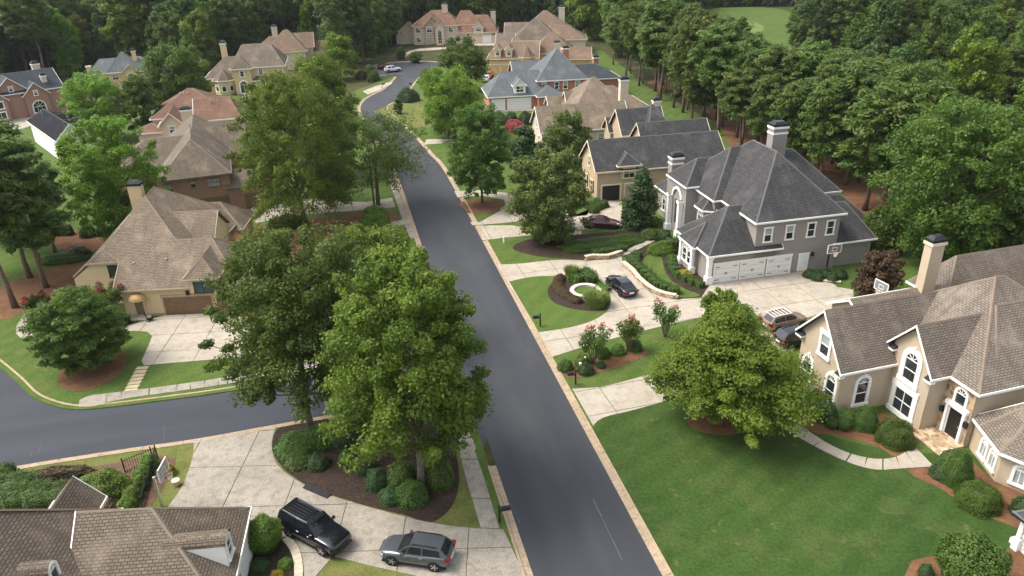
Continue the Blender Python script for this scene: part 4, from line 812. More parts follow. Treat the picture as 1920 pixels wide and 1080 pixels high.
def leaf_mesh(name, pts, nrm, size, tone, mat, asp=1.6):
    n = len(pts); r = rng.normal(size=(n, 3)); t = np.cross(nrm, r); t /= np.linalg.norm(t, axis=1, keepdims=True)+1e-9; b = np.cross(nrm, t); b /= np.linalg.norm(b, axis=1, keepdims=True)+1e-9
    sz = size[:, None]; V = np.empty((n, 4, 3)); V[:, 0] = pts-t*sz*.5*asp; V[:, 1] = pts-b*sz*.5+nrm*sz*.06; V[:, 2] = pts+t*sz*.5*asp; V[:, 3] = pts+b*sz*.5+nrm*sz*.06
    me = bpy.data.meshes.new(name); me.vertices.add(n*4); me.vertices.foreach_set('co', V.reshape(-1)); me.loops.add(n*4); me.loops.foreach_set('vertex_index', np.arange(n*4)); me.polygons.add(n); me.polygons.foreach_set('loop_start', np.arange(0, n*4, 4)); me.polygons.foreach_set('loop_total', np.full(n, 4))
    a = me.attributes.new('tone', 'FLOAT', 'FACE'); a.data.foreach_set('value', np.clip(tone, 0, 1)); me.materials.append(mat); me.update(calc_edges=True); return me
def puffs(cen, rad, per, leaf, flat=.75, up=.5, seed=0):
    g = np.random.default_rng(seed); k = len(cen); n = k*per; idx = np.repeat(np.arange(k), per)
    d = g.normal(size=(n, 3)); d /= np.linalg.norm(d, axis=1, keepdims=True); rr = g.uniform(.25, 1, n)**.55
    ce = cen.mean(0); ou = cen-ce; ou /= np.linalg.norm(ou, axis=1, keepdims=True)+1e-6
    e_ = d*rr[:, None]*rad[idx][:, None]*np.array([1, 1, flat]); e_ += ou[idx]*(np.sum(e_*ou[idx], 1)[:, None])*.45*g.uniform(.3, 1.6, k)[idx][:, None]
    p = cen[idx]+e_+g.normal(size=(n, 3))*rad[idx][:, None]*.13
    nr = d*.8+np.array([0, 0, up])+g.normal(size=(n, 3))*.55; nr /= np.linalg.norm(nr, axis=1, keepdims=True)
    tone = np.clip(g.uniform(0, 1, k)[idx]*.55+g.uniform(0, 1, n)*.45, 0, 1); size = leaf*g.uniform(.6, 1.35, n)
    return p, nr, size, tone
PROF = {'oak': lambda t: np.sqrt(np.clip(1-((t-.42)/.60)**2, 0, 1)), 'round': lambda t: np.sqrt(np.clip(1-((t-.5)/.52)**2, 0, 1)), 'cone': lambda t: np.clip(1.02-t, 0, 1)**.75*np.minimum(1, .5+t*5), 'broad': lambda t: np.clip(1-np.clip((t-.16)/.86, 0, 1)**2.1, 0, 1)**.75*np.clip(.6+t*3, 0, 1), 'wide': lambda t: np.sqrt(np.clip(1-((t-.33)/.70)**2, 0, 1)), 'dome': lambda t: np.clip(1-np.clip((t-.10)/.92, 0, 1), 0, 1)**.8*np.clip(.55+t*4, 0, 1), 'spread': lambda t: np.sqrt(np.clip(1-((t-.35)/.66)**2, 0, 1)), 'tall': lambda t: np.sqrt(np.clip(1-((t-.45)/.57)**2, 0, 1))*.95}
def make_tree(kind, H, Rr, base, prof, ncl, per, leaf, mat, seed, clr=.17, trunk=.25, bark=None, lean=.3, multi=1, shift=0):
    """unit builder: returns (trunk mesh, crown mesh) for a tree of height H, crown radius Rr, crown starting at height base*H"""
    g = np.random.default_rng(seed); z0 = base*H; ch = H-z0; pf = PROF[prof]
    lob = g.normal(size=(9, 3)); lob /= np.linalg.norm(lob, axis=1, keepdims=True); la = g.uniform(-.38, .34, 9)
    cen = []
    while len(cen) < ncl:
        t = g.uniform(.02, .98); a = g.uniform(0, 2*math.pi); u = g.uniform(0, 1)**.42
        dv = np.array([math.cos(a), math.sin(a), (t-.5)*1.6]); dv /= np.linalg.norm(dv); lump = 1+sum(la[i]*max(0, dv@lob[i])**3 for i in range(9))
        r = float(pf(np.array(t)))*u*lump
        if g.uniform() > .25+.75*float(pf(np.array(t))): continue
        cen.append((math.cos(a)*r*Rr*.88, math.sin(a)*r*Rr*.88, z0+t*ch*(.94+.06*lump)))
    cen = np.array(cen); rad = Rr*clr*g.uniform(.55, 1.45, ncl); k_ = g.uniform(size=ncl) < .17; cen[k_, :2] *= g.uniform(1.08, 1.24, k_.sum())[:, None]; rad[k_] *= .6
    if kind == 'pine':                         # whorls of flat tufts
        cen[:, 2] += np.hypot(cen[:, 0], cen[:, 1])*.10
    cen[:, 0] += shift*np.clip((cen[:, 2]-z0)/ch+.3, 0, 1)
    if kind == 'layer': cen[:, 2] = z0+np.round((cen[:, 2]-z0)/(ch/7))*(ch/7)+g.normal(size=ncl)*ch*.02
    p, nr, sz, tone = puffs(cen, rad, per, leaf, {'pine': .6, 'layer': .3}.get(kind, .72), {'pine': .6, 'layer': .9}.get(kind, .45), seed)
    cm = leaf_mesh(kind+'_crown', p, nr, sz, tone, mat, 3.2 if kind == 'pine' else 1.6)
    m = MB()
    for q in range(multi):
        bx, by = (g.uniform(-.5, .5, 2)*.9 if multi > 1 else (0, 0)); top = z0+ch*(.8 if kind == 'pine' else .62); L = 7; pts = []
        ln = g.normal(size=2)*lean
        for k in range(L): f = k/(L-1); pts.append((bx*(1+f)+ln[0]*f*f*1.2+g.normal()*.05, by*(1+f)+ln[1]*f*f*1.2+g.normal()*.05, -.3+f*(top+.3)))
        rd = [trunk*(1.35 if k == 0 else 1)*(1-.72*k/(L-1)) for k in range(L)]; m.tube(pts, rd, 9)
        order = g.permutation(ncl)[:max(10, ncl//5) if multi == 1 else 7]
        for ci in order:
            c = cen[ci]; f = min(.95, max(.3, (c[2]-np.hypot(c[0], c[1])*.7)/top)); k = f*(L-1); i = int(k); s0 = np.array(pts[i])+(np.array(pts[min(i+1, L-1)])-np.array(pts[i]))*(k-i)
            mid = s0*.5+c*.5+np.array([0, 0, .05*H*g.uniform(-.3, .5)]); m.tube([s0, mid, c], [trunk*.34*(1-.5*f), trunk*.2*(1-.5*f), .02], 6, False)
    return m.mesh(kind+'_trunk', bark or M_BARK, smooth=True), cm
def tree(name, meshes, b, sx=1, sz=1, rz=None, label='', cat='tree', group=None, names=('trunk', 'crown'), mt=None):
    o = empty(name, (b[0], b[1], b[2] if len(b) > 2 else 0), random.uniform(0, 6.28) if rz is None else rz, label=label, category=cat)
    o.scale = (sx, sx, sz)
    if group: o['group'] = group
    for nm, me in zip(names, meshes):
        if me:
            c_ = add(bpy.data.objects.new(nm, me), o)
            if mt and nm == 'crown': c_.material_slots[0].link = 'OBJECT'; c_.material_slots[0].material = mt
    return o
def hero(name, label, base, top, halfw, kind, prof, basef, ncl, per, leaf, mat, seed, **kw):
    b = G(*base); H = height_at(b, top); mid = (b.x, b.y, H*.55); Rr = halfw/ppm(mid)
    tree(name, make_tree(kind, H, Rr, basef, prof, ncl, per, leaf, mat, seed, **kw), b, rz=0, label=label)
hero('oak_tree', 'largest oak with yellow green crown on the mulch island beside the main road', (792, 915), 490, 192, 'oak', 'wide', .32, 370, 270, 0.145, L_OAK, 11, clr=0.115, trunk=.30)
hero('oak_tree', 'darker oak left of the largest one, trunk at the side street kerb', (583, 808), 442, 162, 'oak', 'wide', .30, 310, 250, 0.145, L_OAKD, 12, clr=0.12, trunk=.27)
hero('oak_tree', 'oak crown filling the gap behind the two island oaks across the side street', (720, 655), 428, 112, 'oak', 'oak', .22, 280, 220, 0.15, L_OAK, 13, clr=0.13, trunk=.24)
hero('oak_tree', 'tall dense oak in the pine straw bed beside the brown brick house garage', (572, 425), 138, 122, 'oak', 'oak', .16, 380, 200, 0.175, L_OAK, 14, clr=0.12, trunk=.32)
hero('oak_tree', 'oak with yellowing top standing just behind the tall dense oak', (622, 330), 98, 88, 'oak', 'oak', .15, 280, 180, 0.19, L_OAK, 15, clr=0.13, trunk=.3)
hero('oak_tree', 'loose grey green tree with several slim trunks at the left kerb', (706, 386), 220, 118, 'oak', 'spread', .36, 200, 140, 0.15, L_OAKD, 16, clr=0.13, trunk=.15, multi=4, bark=M_BARK)
hero('maple_tree', 'dark green maple in a round straw bed beside the looped drive', (904, 382), 200, 66, 'oak', 'oak', .16, 240, 190, 0.165, L_OAKD, 17, clr=0.14, trunk=.2)
hero('magnolia_tree', 'broad magnolia with bronze tinged leaves in dark mulch by the drive', (1030, 452), 282, 80, 'oak', 'round', .06, 240, 200, 0.17, L_MAG, 18, clr=0.14, trunk=.22)
hero('holly_tree', 'dense dark conical holly between the maroon car and the grey house', (1200, 424), 322, 40, 'oak', 'cone', .02, 120, 260, .16, L_HOLLY, 19, clr=.26, trunk=.14)
hero('zelkova_tree', 'fresh green spreading tree with layered branches on the front lawn at right', (1350, 796), 590, 186, 'layer', 'dome', .26, 380, 260, 0.135, L_LIME, 20, clr=0.13, trunk=.2)
hero('young_tree', 'small bright feathery tree rising behind the spreading lawn tree', (1345, 612), 548, 34, 'oak', 'round', .1, 50, 160, .17, L_LIME, 21, clr=.24, trunk=.1)
hero('cherry_tree', 'low spreading tree in a straw bed on the corner lawn at left', (170, 693), 548, 80, 'layer', 'spread', .14, 260, 230, 0.14, L_OAKD, 22, clr=0.14, trunk=.15)
hero('willow_oak_tree', 'yellow green feathery tree left of the brown brick house', (238, 462), 224, 84, 'oak', 'oak', .12, 280, 190, 0.165, L_LIME, 23, clr=0.14, trunk=.22)
hero('river_birch_tree', 'light green rounded tree before the blue grey roofed house', (196, 262), 138, 58, 'oak', 'round', .1, 130, 160, .26, L_LIME, 24, clr=.19, trunk=.2)
hero('laurel_tree', 'dark green round tree right of the light green rounded one', (278, 262), 146, 38, 'oak', 'round', .08, 90, 170, .26, L_OAKD, 25, clr=.22, trunk=.2)
hero('cedar_tree', 'tall pointed yellow green cedar beside the arched entry house', (374, 196), 42, 26, 'oak', 'cone', .03, 100, 170, .28, L_OAK, 26, clr=.3, trunk=.2)
hero('beech_tree', 'broad dark tree below the pointed cedar', (352, 232), 86, 58, 'oak', 'round', .1, 150, 170, .28, L_OAKD, 27, clr=.19, trunk=.25)
hero('ash_tree', 'light green tree on the striped lawn beside the far road', (842, 256), 132, 70, 'oak', 'round', .12, 150, 180, .24, L_LIME, 28, clr=.18, trunk=.2)
hero('linden_tree', 'deep green tree before the apricot house at the turning circle', (872, 172), 70, 46, 'oak', 'round', .1, 110, 150, .3, L_OAKD, 29, clr=.2, trunk=.2)
hero('laurel_tree', 'dark tree between the beige house and the dark green maple', (985, 318), 240, 34, 'oak', 'round', .06, 70, 170, .2, L_HOLLY, 30, clr=.24, trunk=.15)
hero('laurel_tree', 'dark upright tree before the tan house gable', (1065, 318), 212, 42, 'oak', 'oak', .1, 90, 170, .2, L_OAKD, 31, clr=.22, trunk=.14)
hero('oak_tree', 'huge rounded oak filling the right edge above the stucco house', (1770, 500), 192, 160, 'oak', 'round', .1, 400, 190, 0.21, L_OAKD, 32, clr=0.12, trunk=.4)
hero('oak_tree', 'oak partly out of frame right of the huge rounded oak', (1925, 520), 205, 120, 'oak', 'round', .1, 200, 200, .26, L_OAKD, 33, clr=.17, trunk=.4)
hero('tulip_tree', 'light green tree behind the cedar, left of the far road', (640, 150), 66, 36, 'oak', 'oak', .1, 90, 140, .3, L_LIME, 34, clr=.22, trunk=.2)
hero('bronze_tree', 'bronze leaved shrub tree at the end of the wide concrete pad', (1640, 555), 478, 46, 'oak', 'round', .04, 90, 200, .17, L_PURP, 35, clr=.22, trunk=.12)
# tall pines at the left edge
pines = [make_tree('pine', 18, 3.9, b_, 'tall', n_+75, 120, .18, L_PINE, sd, clr=.175, trunk=.22, bark=M_PBARK, lean=.5) for b_, n_, sd in ((.42, 85, 41), (.36, 95, 42), (.48, 75, 43), (.3, 100, 44), (.2, 110, 45))]
def pine(base, top, v, label, group=None, wide=1.0, name='pine_tree'):
    b = G(*base); H = height_at(b, top); tree(name, pines[v], b, H/18*wide, H/18, label=label, group=group)
for (bx, by, tp, v, lb) in ((28, 578, 262, 2, 'leaning pine with bare grey trunk at the left edge, nearest of three'), (56, 522, 235, 0, 'pine in the straw bed left of the cream house, behind the leaning pine'), (88, 540, 262, 3, 'right hand pine of the three in the straw bed left of the cream house'), (-30, 520, 225, 1, 'pine at the left frame edge beside the straw bed'), (-20, 440, 250, 4, 'bushy pine at the left frame edge behind the three straw bed pines'), (40, 470, 270, 1, 'dense pine behind the straw bed pines by the back lawn'), (104, 474, 300, 2, 'pine between the back lawn and the feathery tree'), (8, 420, 262, 3, 'pine beside the white house with black roof')): pine((bx, by), tp, v, lb, wide=1.3)
for k, (bx, by, tp) in enumerate(((1150, 120, 0), (1170, 150, 8), (1196, 158, 4), (1222, 170, 18), (1243, 192, 10), (1262, 205, 26), (1283, 216, 20), (1302, 235, 28), (1322, 222, 30), (1338, 252, 42), (1356, 238, 40), (1376, 262, 58), (1398, 270, 78), (1418, 262, 84), (1441, 286, 90), (1462, 276, 88), (1486, 296, 96), (1508, 290, 92), (1534, 318, 112), (1558, 312, 104), (1582, 345, 124), (1606, 338, 120), (1628, 396, 150), (1652, 372, 135), (1600, 300, 86), (1640, 320, 100), (1690, 350, 120), (1560, 270, 96), (1500, 250, 80), (1350, 195, 46), (1290, 180, 22), (1235, 150, 14), (1450, 240, 84), (1700, 410, 150), (1540, 350, 160), (1480, 330, 150), (1420, 310, 150), (1380, 292, 130))):
    pine((bx+random.uniform(-8, 8), by+random.uniform(-5, 5)), tp+random.uniform(-14, 16), random.randrange(5), 'loblolly pine in the belt between the houses and the golf course', 'pines along the golf course', random.uniform(1.05, 1.5))
for k in range(26):
    t_ = random.random(); bx, by = 1180+t_*440, 150+t_*190+random.uniform(-22, 12); pine((bx, by), max(12, 18+t_*105)+random.uniform(-6, 40), random.randrange(5), 'loblolly pine in the belt between the houses and the golf course', 'pines along the golf course', random.uniform(1.0, 1.6))
# forest all round: shared crowns
fd = [make_tree('oak', 19, 5.4, .06, pr, n_+25, 170, .33, mt, sd, clr=.18, trunk=.3) for pr, n_, mt, sd in (('oak', 105, L_FAR, 51), ('tall', 100, L_FAR, 52), ('round', 105, L_OAKD, 53), ('tall', 95, L_FAR, 54), ('oak', 100, L_OAKD, 55), ('cone', 90, L_FAR, 56))]
def forest(poly, n, hmin, hmax, dmin, lab, grp, kinds=(0, 1, 2, 3, 4, 5), pinep=.3):
    P_ = gp(poly); xs, ys = [p[0] for p in P_], [p[1] for p in P_]; got = []; tries = 0
    def inside(x, y):
        c = False
        for i in range(len(P_)):
            (x1, y1), (x2, y2) = P_[i], P_[i-1]
            if (y1 > y) != (y2 > y) and x < (x2-x1)*(y-y1)/(y2-y1)+x1: c = not c
        return c
    while len(got) < n and tries < 9000:
        tries += 1; x, y = random.uniform(min(xs), max(xs)), random.uniform(min(ys), max(ys))
        if not inside(x, y) or any((x-a)**2+(y-b)**2 < dmin**2 for a, b in got): continue
        got.append((x, y)); H = random.uniform(hmin*.72, hmax*1.05)
        if random.random() < pinep: tree('pine_tree', random.choice(pines), (x, y), H/18*1.25, H/18, label=lab[1], group=grp+' (pines)')
        else: k = random.choice(kinds); tree('forest_tree', fd[k], (x, y), H/19*random.uniform(.85, 1.15), H/19, label=lab[0], group=grp, mt=random.choice((None, None, None, L_OAK, L_OAKD, L_LIME)))
forest([(-60, 190), (0, 158), (118, 152), (140, 146), (160, 132), (300, 124), (330, 150), (395, 140), (400, 120), (480, 113), (500, 96), (612, 92), (628, 130), (690, 124), (702, 110), (745, 86), (745, 62), (600, 70), (300, 85), (0, 105), (-60, 115)], 135, 18, 25, 5.6, ('dark leafy tree in the forest behind the left hand houses', 'pine rising in the forest behind the left hand houses'), 'forest behind the left hand houses')
forest([(-80, 112), (0, 102), (300, 82), (600, 66), (745, 58), (745, 44), (300, 62), (-80, 88)], 58, 19, 25, 6.5, ('dark tree in the back rows of the left hand forest', 'pine in the back rows of the left hand forest'), 'back rows of the left hand forest', pinep=.1)
forest([(745, 76), (800, 66), (940, 66), (1000, 50), (1100, 70), (1130, 105), (1180, 110), (1230, 60), (1280, 35), (1280, 15), (1000, 20), (745, 40)], 85, 20, 27, 5.6, ('dark leafy tree in the forest behind the mansion and roofs', 'pine in the forest behind the mansion and roofs'), 'forest behind the mansion')
forest([(1485, 100), (1560, 130), (1700, 230), (1800, 300), (1990, 330), (1990, 90), (1700, 60), (1500, 55)], 75, 15, 22, 6.5, ('leafy tree in the wood at the upper right', 'pine in the wood at the upper right'), 'wood at the upper right')
forest([(1280, 8), (1300, 16), (1480, 10), (1500, 50), (1990, 70), (1990, 20), (1280, -5)], 40, 16, 22, 8, ('distant tree beyond the golf green', 'distant pine beyond the golf green'), 'trees beyond the golf green')
forest([(1660, 430), (1740, 455), (1990, 520), (1990, 430), (1800, 400), (1700, 395)], 12, 8, 13, 5, ('leafy undergrowth tree behind the stucco house chimney', 'small pine behind the stucco house'), 'undergrowth behind the stucco house', pinep=0)
forest([(1262, 26), (1330, 15), (1480, 11), (1490, 3), (1262, 8)], 34, 15, 20, 5, ('dark tree standing directly behind the golf green', 'pine standing directly behind the golf green'), 'trees directly behind the golf green')
for (bx, by, tp, hw, lb) in ((330, 262, 222, 20, 'small tree left of the pink stucco house'), (780, 118, 96, 12, 'small tree on the mansion front lawn'), (752, 112, 88, 12, 'white flowering tree at the mansion drive')):
    b = G(bx, by); H = height_at(b, tp); tree('garden_tree', fd[2], b, hw/ppm((b.x, b.y, H/2))/5.4, H/19, label=lb)

# ---- shrubs: shared unit meshes
def bush_mesh(shape, n, leaf, mat, seed):
    g = np.random.default_rng(seed); d = g.normal(size=(n, 3)); d /= np.linalg.norm(d, axis=1, keepdims=True); d[:, 2] = np.abs(d[:, 2])
    if shape == 'box': m_ = np.max(np.abs(d)*np.array([1, 1, .55]), axis=1, keepdims=True); p = d/m_*np.array([.5, .5, .5]); p[:, 2] = np.clip(p[:, 2], 0, 1)
    elif shape == 'ball': sg = g.choice([-1, 1], n, p=[.4, .6]); d[:, 2] *= sg; p = d*.5; p[:, 2] += .5
    else: p = d*np.array([.5, .5, .95])
    lump = 1+(0 if shape == 'ball' else 1)*.05*np.sin(p[:, :1]*17+seed)+.05*np.cos(p[:, 1:2]*15+seed*2)+.03*np.sin(p[:, 2:]*21)
    p = p*lump*g.uniform(.86, 1.03, (n, 1)); p[:, 2] += .02
    nr = d*1.0+g.normal(size=(n, 3))*.45; nr /= np.linalg.norm(nr, axis=1, keepdims=True)
    return leaf_mesh('foliage', p, nr, leaf*g.uniform(.6, 1.3, n), g.uniform(0, 1, n), mat, 1.4)
def core_mesh(shape, mat):
    m = MB()
    if shape == 'box': m.box(-.42, .42, -.42, .42, 0, .8)
    else: m.lathe([(.36, 0), (.43, .25), (.38, .55), (.22, .78), (.05, .86)], 12)
    return m.mesh('core', mat, smooth=shape != 'box')
M_CORE = plain('shaded twigs', (.03, .045, .014), .95, .3, 3)  # solid filler core; shade between the leaves is put into its colour
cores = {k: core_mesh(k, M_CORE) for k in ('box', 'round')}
B_ = {('round', k): bush_mesh('round', 3600, .045, mt, sd) for k, mt, sd in (('g', L_BOX, 61), ('l', L_BOXL, 62), ('d', L_HOLLY, 63), ('y', L_YEL, 64), ('p', L_PURP, 65), ('r', L_RED, 66))}
B_.update({('box', k): bush_mesh('box', 2200, .07, mt, sd) for k, mt, sd in (('g', L_BOX, 71), ('l', L_BOXL, 72), ('d', L_HOLLY, 73))})
B_.update({('hedge', 'g'): bush_mesh('box', 15000, .026, L_BOX, 74), ('ball', 'l'): bush_mesh('ball', 14000, .026, L_BOXL, 75), ('ball', 'g'): bush_mesh('ball', 9000, .032, L_BOX, 76)})
B_.update({('big', k): bush_mesh('round', 14000, .025, mt, sd) for k, mt, sd in (('g', L_BOX, 81), ('l', L_BOXL, 82), ('d', L_OAKD, 83))})
def bush(px, py, w, h, col, label, shape='round', d=None, rz=None, group=None, name='shrub', z=.1):
    b = G(px, py, z); o = empty(name, (b.x, b.y, z-.03), random.uniform(0, 6) if rz is None else rz, label=label, category='shrub')
    o.scale = (w, d or w, h)
    if group: o['group'] = group
    add(bpy.data.objects.new('foliage', B_[(shape, col)]), o); add(bpy.data.objects.new('inner_core', cores['box' if shape in ('box', 'hedge') else 'round']), o); return o
# grey house: two clipped rows and rounded shrubs
row = [(1193, 482), (1187, 490), (1189, 496), (1195, 503), (1203, 509), (1212, 516), (1220, 524), (1227, 532), (1236, 538), (1249, 543), (1264, 549)]
for i, (x, y) in enumerate(row): bush(x, y, 1.15, .85, 'g', f'clipped box shrub on the curved wall, {["first","second","third","fourth","fifth","sixth","seventh","eighth","ninth","tenth","last"][i]} from the stone steps', 'box', rz=R(50+i*3), group='clipped row along the curved wall', z=.18)
for i, (x, y) in enumerate([(1260, 487), (1260, 493), (1259, 500), (1264, 508), (1271, 518), (1285, 525), (1298, 531), (1312, 537)]): bush(x, y, .95, .7, 'g', f'flat clipped shrub beside the grey house, {["first","second","third","fourth","fifth","sixth","seventh","last"][i]} from the round shrub to the garage', 'box', rz=R(20), group='clipped row beside the grey house', z=.18)
for i, (x, y) in enumerate([(1119, 479), (1133, 477), (1151, 475), (1165, 471)]): bush(x, y, 1.2, .9, 'g', f'clipped shrub above the stone retaining wall, {["leftmost","second from left","third from left","rightmost"][i]}', 'box', rz=R(15), group='clipped shrubs above the stone wall')
bush(1241, 474, 4.0, 1.5, 'l', 'big smooth oval green shrub by the steps to the grey house', 'big', 2.6, R(10)); bush(1262, 470, 1.6, 1.7, 'g', 'squared hedge block behind the oval shrub at the grey house wall', 'box', rz=R(12))
bush(1218, 446, 2.6, 1.2, 'g', 'low rounded shrub left of the portico path', 'round'); bush(1246, 448, 1.8, 1.3, 'd', 'dark shrub at the foot of the portico columns')
bush(1283, 519, 1.8, .9, 'y', 'yellow flowering shrub below the grey house bay window')
for i, (x, y, c, n_) in enumerate([(1083, 531, 'g', 'left front'), (1096, 522, 'g', 'rear'), (1107, 530, 'g', 'right'), (1128, 545, 'l', 'flat square one at the right end')]): bush(x, y, 1.5, 1.3 if i < 3 else .7, c, f'clipped shrub by the round fountain basin, {n_}', 'box')
for i in range(16):
    t = i/15; x = 1063-30*math.sin(t*2.9)**1.0+t*25; y = 531+t*40
    bush(1066-32*math.sin(.5+t*2.2)+t*30, 524+t*43, 1.3, .7, 'p', f'reddish low hedge shrub round the fountain, number {i+1} along its curve', group='reddish hedge round the fountain')
for i, (x, y) in enumerate([(1060, 692), (1092, 682), (1130, 668), (1158, 662), (1190, 655)]): bush(x, y, 1.5, 1.0, 'l' if i % 2 else 'g', f'rounded golden green shrub in the crape myrtle strip, {["first","second","third","fourth","fifth"][i]} from the road', group='rounded shrubs in the crape myrtle strip')
bush(1098, 698, 1.5, 1.0, 'd', 'dark shrub by the white utility post near the kerb'); bush(1127, 688, .9, .6, 'd', 'small shrub in the straw near the crape myrtle')
# stucco house foundation shrubs
for x, y, w, h_, c, lb, sh in ((1676, 826, 2.8, 1.9, 'd', 'largest dark rounded shrub under the four pane window', 'big'), (1621, 800, 1.9, 2.0, 'g', 'upright rounded shrub between the two front windows', 'big'), (1585, 792, 1.9, 1.2, 'g', 'low spreading shrub left of the upright one at the stucco house', 'round'), (1559, 801, 1.0, .9, 'g', 'small round ball shrub at the house corner, left one', 'ball'), (1581, 804, 1.1, 1.0, 'g', 'small round ball shrub at the house corner, right one', 'ball'), (1545, 783, 2.1, 1.6, 'd', 'dark hedge block at the stucco house left corner', 'round'), (1520, 765, 2.4, 1.7, 'd', 'dark hedge along the stucco house gable wall', 'round'), (1790, 902, 2.1, 2.7, 'g', 'tall rounded bush beside the front door steps', 'big'), (1765, 893, 1.6, 1.3, 'd', 'low dark shrub at the foot of the tall rounded bush', 'round'), (1832, 944, 2.9, 1.6, 'd', 'wide dark shrub beneath the bay windows', 'big'), (1925, 965, 2.0, 1.6, 'd', 'dark shrub at the right frame edge under the bay', 'round'), (1812, 1098, 3.6, 3.4, 'g', 'large round bush in the bottom right corner', 'ball'), (1735, 1078, .9, .9, 'd', 'tiny dark ball shrub left of the corner bush', 'round')): bush(x, y, w, h_, c, lb, sh)
# left houses
bush(225, 608, 2.2, 1.3, 'd', 'low dark shrub at the garage corner of the cream house'); bush(212, 617, 2.4, .5, 'l', 'pale groundcover shrub beside the cream house drive')
bush(540, 425, 5.6, 1.8, 'd', 'long dark clipped hedge beside the brown brick house garage court', 'big', 3.0, R(10))
for i, (x, y, w, lb) in enumerate(((100, 441, 1.4, 'left'), (116, 440, 1.4, 'second'), (131, 440, 1.3, 'third'), (165, 443, 2.0, 'dark pointed'), (192, 440, 1.7, 'right'))): bush(x, y, w, 1.5, 'd', f'{lb} shrub of the row along the back lawn left of the cream house')
bush(120, 490, 6, 1.0, 'g', 'low green hedge bed behind the straw clearing left of the cream house', 'big', 2.5, R(10)); bush(150, 480, 2.6, 1.2, 'd', 'dark shrub at the end of the low green hedge bed')
bush(705, 428, 4.0, 3.2, 'l', 'bright green shrub mound at the road edge above the oak crowns', 'big'); bush(75, 610, 1.8, 1.6, 'd', 'dark round shrub beside the curved path at the left'); 
# bottom left garden
for i, (x, y, w, d_, h_, c, lb, sh) in enumerate(((20, 940, 3.4, 2.6, 2.0, 'g', 'tall clipped hedge block at the left frame edge', 'hedge'), (60, 950, 2.6, 2.2, 1.8, 'g', 'clipped hedge block second from the left edge', 'hedge'), (105, 950, 2.8, 2.2, 1.8, 'g', 'clipped hedge block beside the little gabled roof', 'hedge'), (196, 926, 4.0, 3.0, 1.9, 'l', 'large smooth rounded shrub behind the little gabled roof', 'big'), (10, 905, 2.4, 2.0, 1.8, 'g', 'rounded shrub at the left edge near the street', 'round'), (110, 893, 5.2, 1.2, .9, 'p', 'low bronze hedge behind the clipped hedges along the street', 'round'), (45, 902, 2.4, 1.2, .8, 'p', 'low bronze shrub at the left end of the street hedge', 'round'))): bush(x, y, w, h_, c, lb, sh, d_, R(8))
for i, (x, y) in enumerate(((240, 955), (250, 935), (262, 915), (270, 895), (280, 875))): bush(x, y, 1.4, 1.1, 'l', f'yellow green leafy shrub along the iron fence, {["nearest","second","middle","fourth","farthest"][i]}', group='yellow green shrubs along the fence')
bush(318, 888, 1.0, .9, 'y', 'bright yellow shrub behind the basketball backboard'); bush(200, 952, 1.8, .7, 'p', 'low reddish flowering shrub by the little gabled roof')
bush(498, 1026, 2.35, 2.3, 'l', 'neat round ball shrub between the corner house and the black SUV', 'ball')
bush(535, 1062, 1.0, .6, 'l', 'tuft of light grass in the mulch by the corner house'); bush(520, 1085, 1.0, .6, 'y', 'yellowish tuft in the mulch by the corner house'); bush(488, 1062, 1.2, .5, 'd', 'dark low plant in the mulch by the corner house')
for i, (x, y, w, h_, c) in enumerate(((560, 838, 3.6, 1.0, 'g'), (600, 825, 3.4, 1.0, 'g'), (640, 828, 2.4, 1.0, 'd'), (597, 873, 1.7, 1.1, 'd'), (560, 868, 2.2, .8, 'g'), (655, 862, 1.6, 1.0, 'd'), (685, 880, 1.7, 1.3, 'd'), (708, 910, 1.7, 1.5, 'd'), (755, 905, 2.4, 1.9, 'g'), (772, 935, 2.4, 1.4, 'g'), (825, 905, 2.2, 2.4, 'g'), (820, 880, 2.0, 2.0, 'd'), (735, 935, 1.8, 1.0, 'd'), (540, 850, 1.8, .7, 'g'))): bush(x, y, w, h_, c, ['leafy mound at the left of the mulch island under the darker oak', 'green mound before the darker oak trunk', 'dark mound right of the darker oak trunk', 'blue green tuft shrub in the open mulch', 'spreading shrub at the island left edge near the drive', 'small dark shrub in the middle of the mulch island', 'upright dark shrub in the middle of the mulch island', 'dark shrub in front of the middle group on the island', 'leafy shrub left of the largest oak trunk', 'grassy shrub in front of the largest oak trunk', 'tall shrub right of the largest oak trunk', 'dark shrub behind the largest oak trunk', 'low feathery shrub in the front of the island', 'low leafy shrub at the island tip by the drive'][i])
# far shrubs
for i, (x, y, c, lb) in enumerate(((757, 190, 'd', 'left ball of the clipped group on the striped lawn'), (766, 191, 'd', 'front middle ball of the clipped group on the striped lawn'), (775, 189, 'd', 'right ball of the clipped group on the striped lawn'), (764, 184, 'd', 'rear ball of the clipped group on the striped lawn'), (798, 148, 'd', 'dark clump at the far road kerb'), (700, 150, 'g', 'long clipped hedge by the turning circle'), (694, 138, 'g', 'pointed clipped shrub by the turning circle'), (936, 232, 'd', 'left dark ball before the brick house garage'), (958, 234, 'd', 'middle dark ball before the brick house garage'), (985, 232, 'd', 'right dark ball before the brick house garage'), (92, 200, 'd', 'dark round bush at the rose brick house wall'))): bush(x, y, 3.2 if i != 5 else 6, 2.6, c, lb, d=3)
bush(968, 246, 7, 2.2, 'r', 'red flowering bush before the beige house', d=3); bush(680, 146, 4, 2, 'p', 'bronze shrub beside the turning circle hedge')
for i, (x, y) in enumerate(((1114, 398), (1122, 392), (1132, 388), (1108, 390), (1118, 384))): bush(x, y, 1.6, 1.1, 'g', f'small shrub in the bed at the tan house corner, {["front left","front middle","front right","rear left","rear right"][i]}')
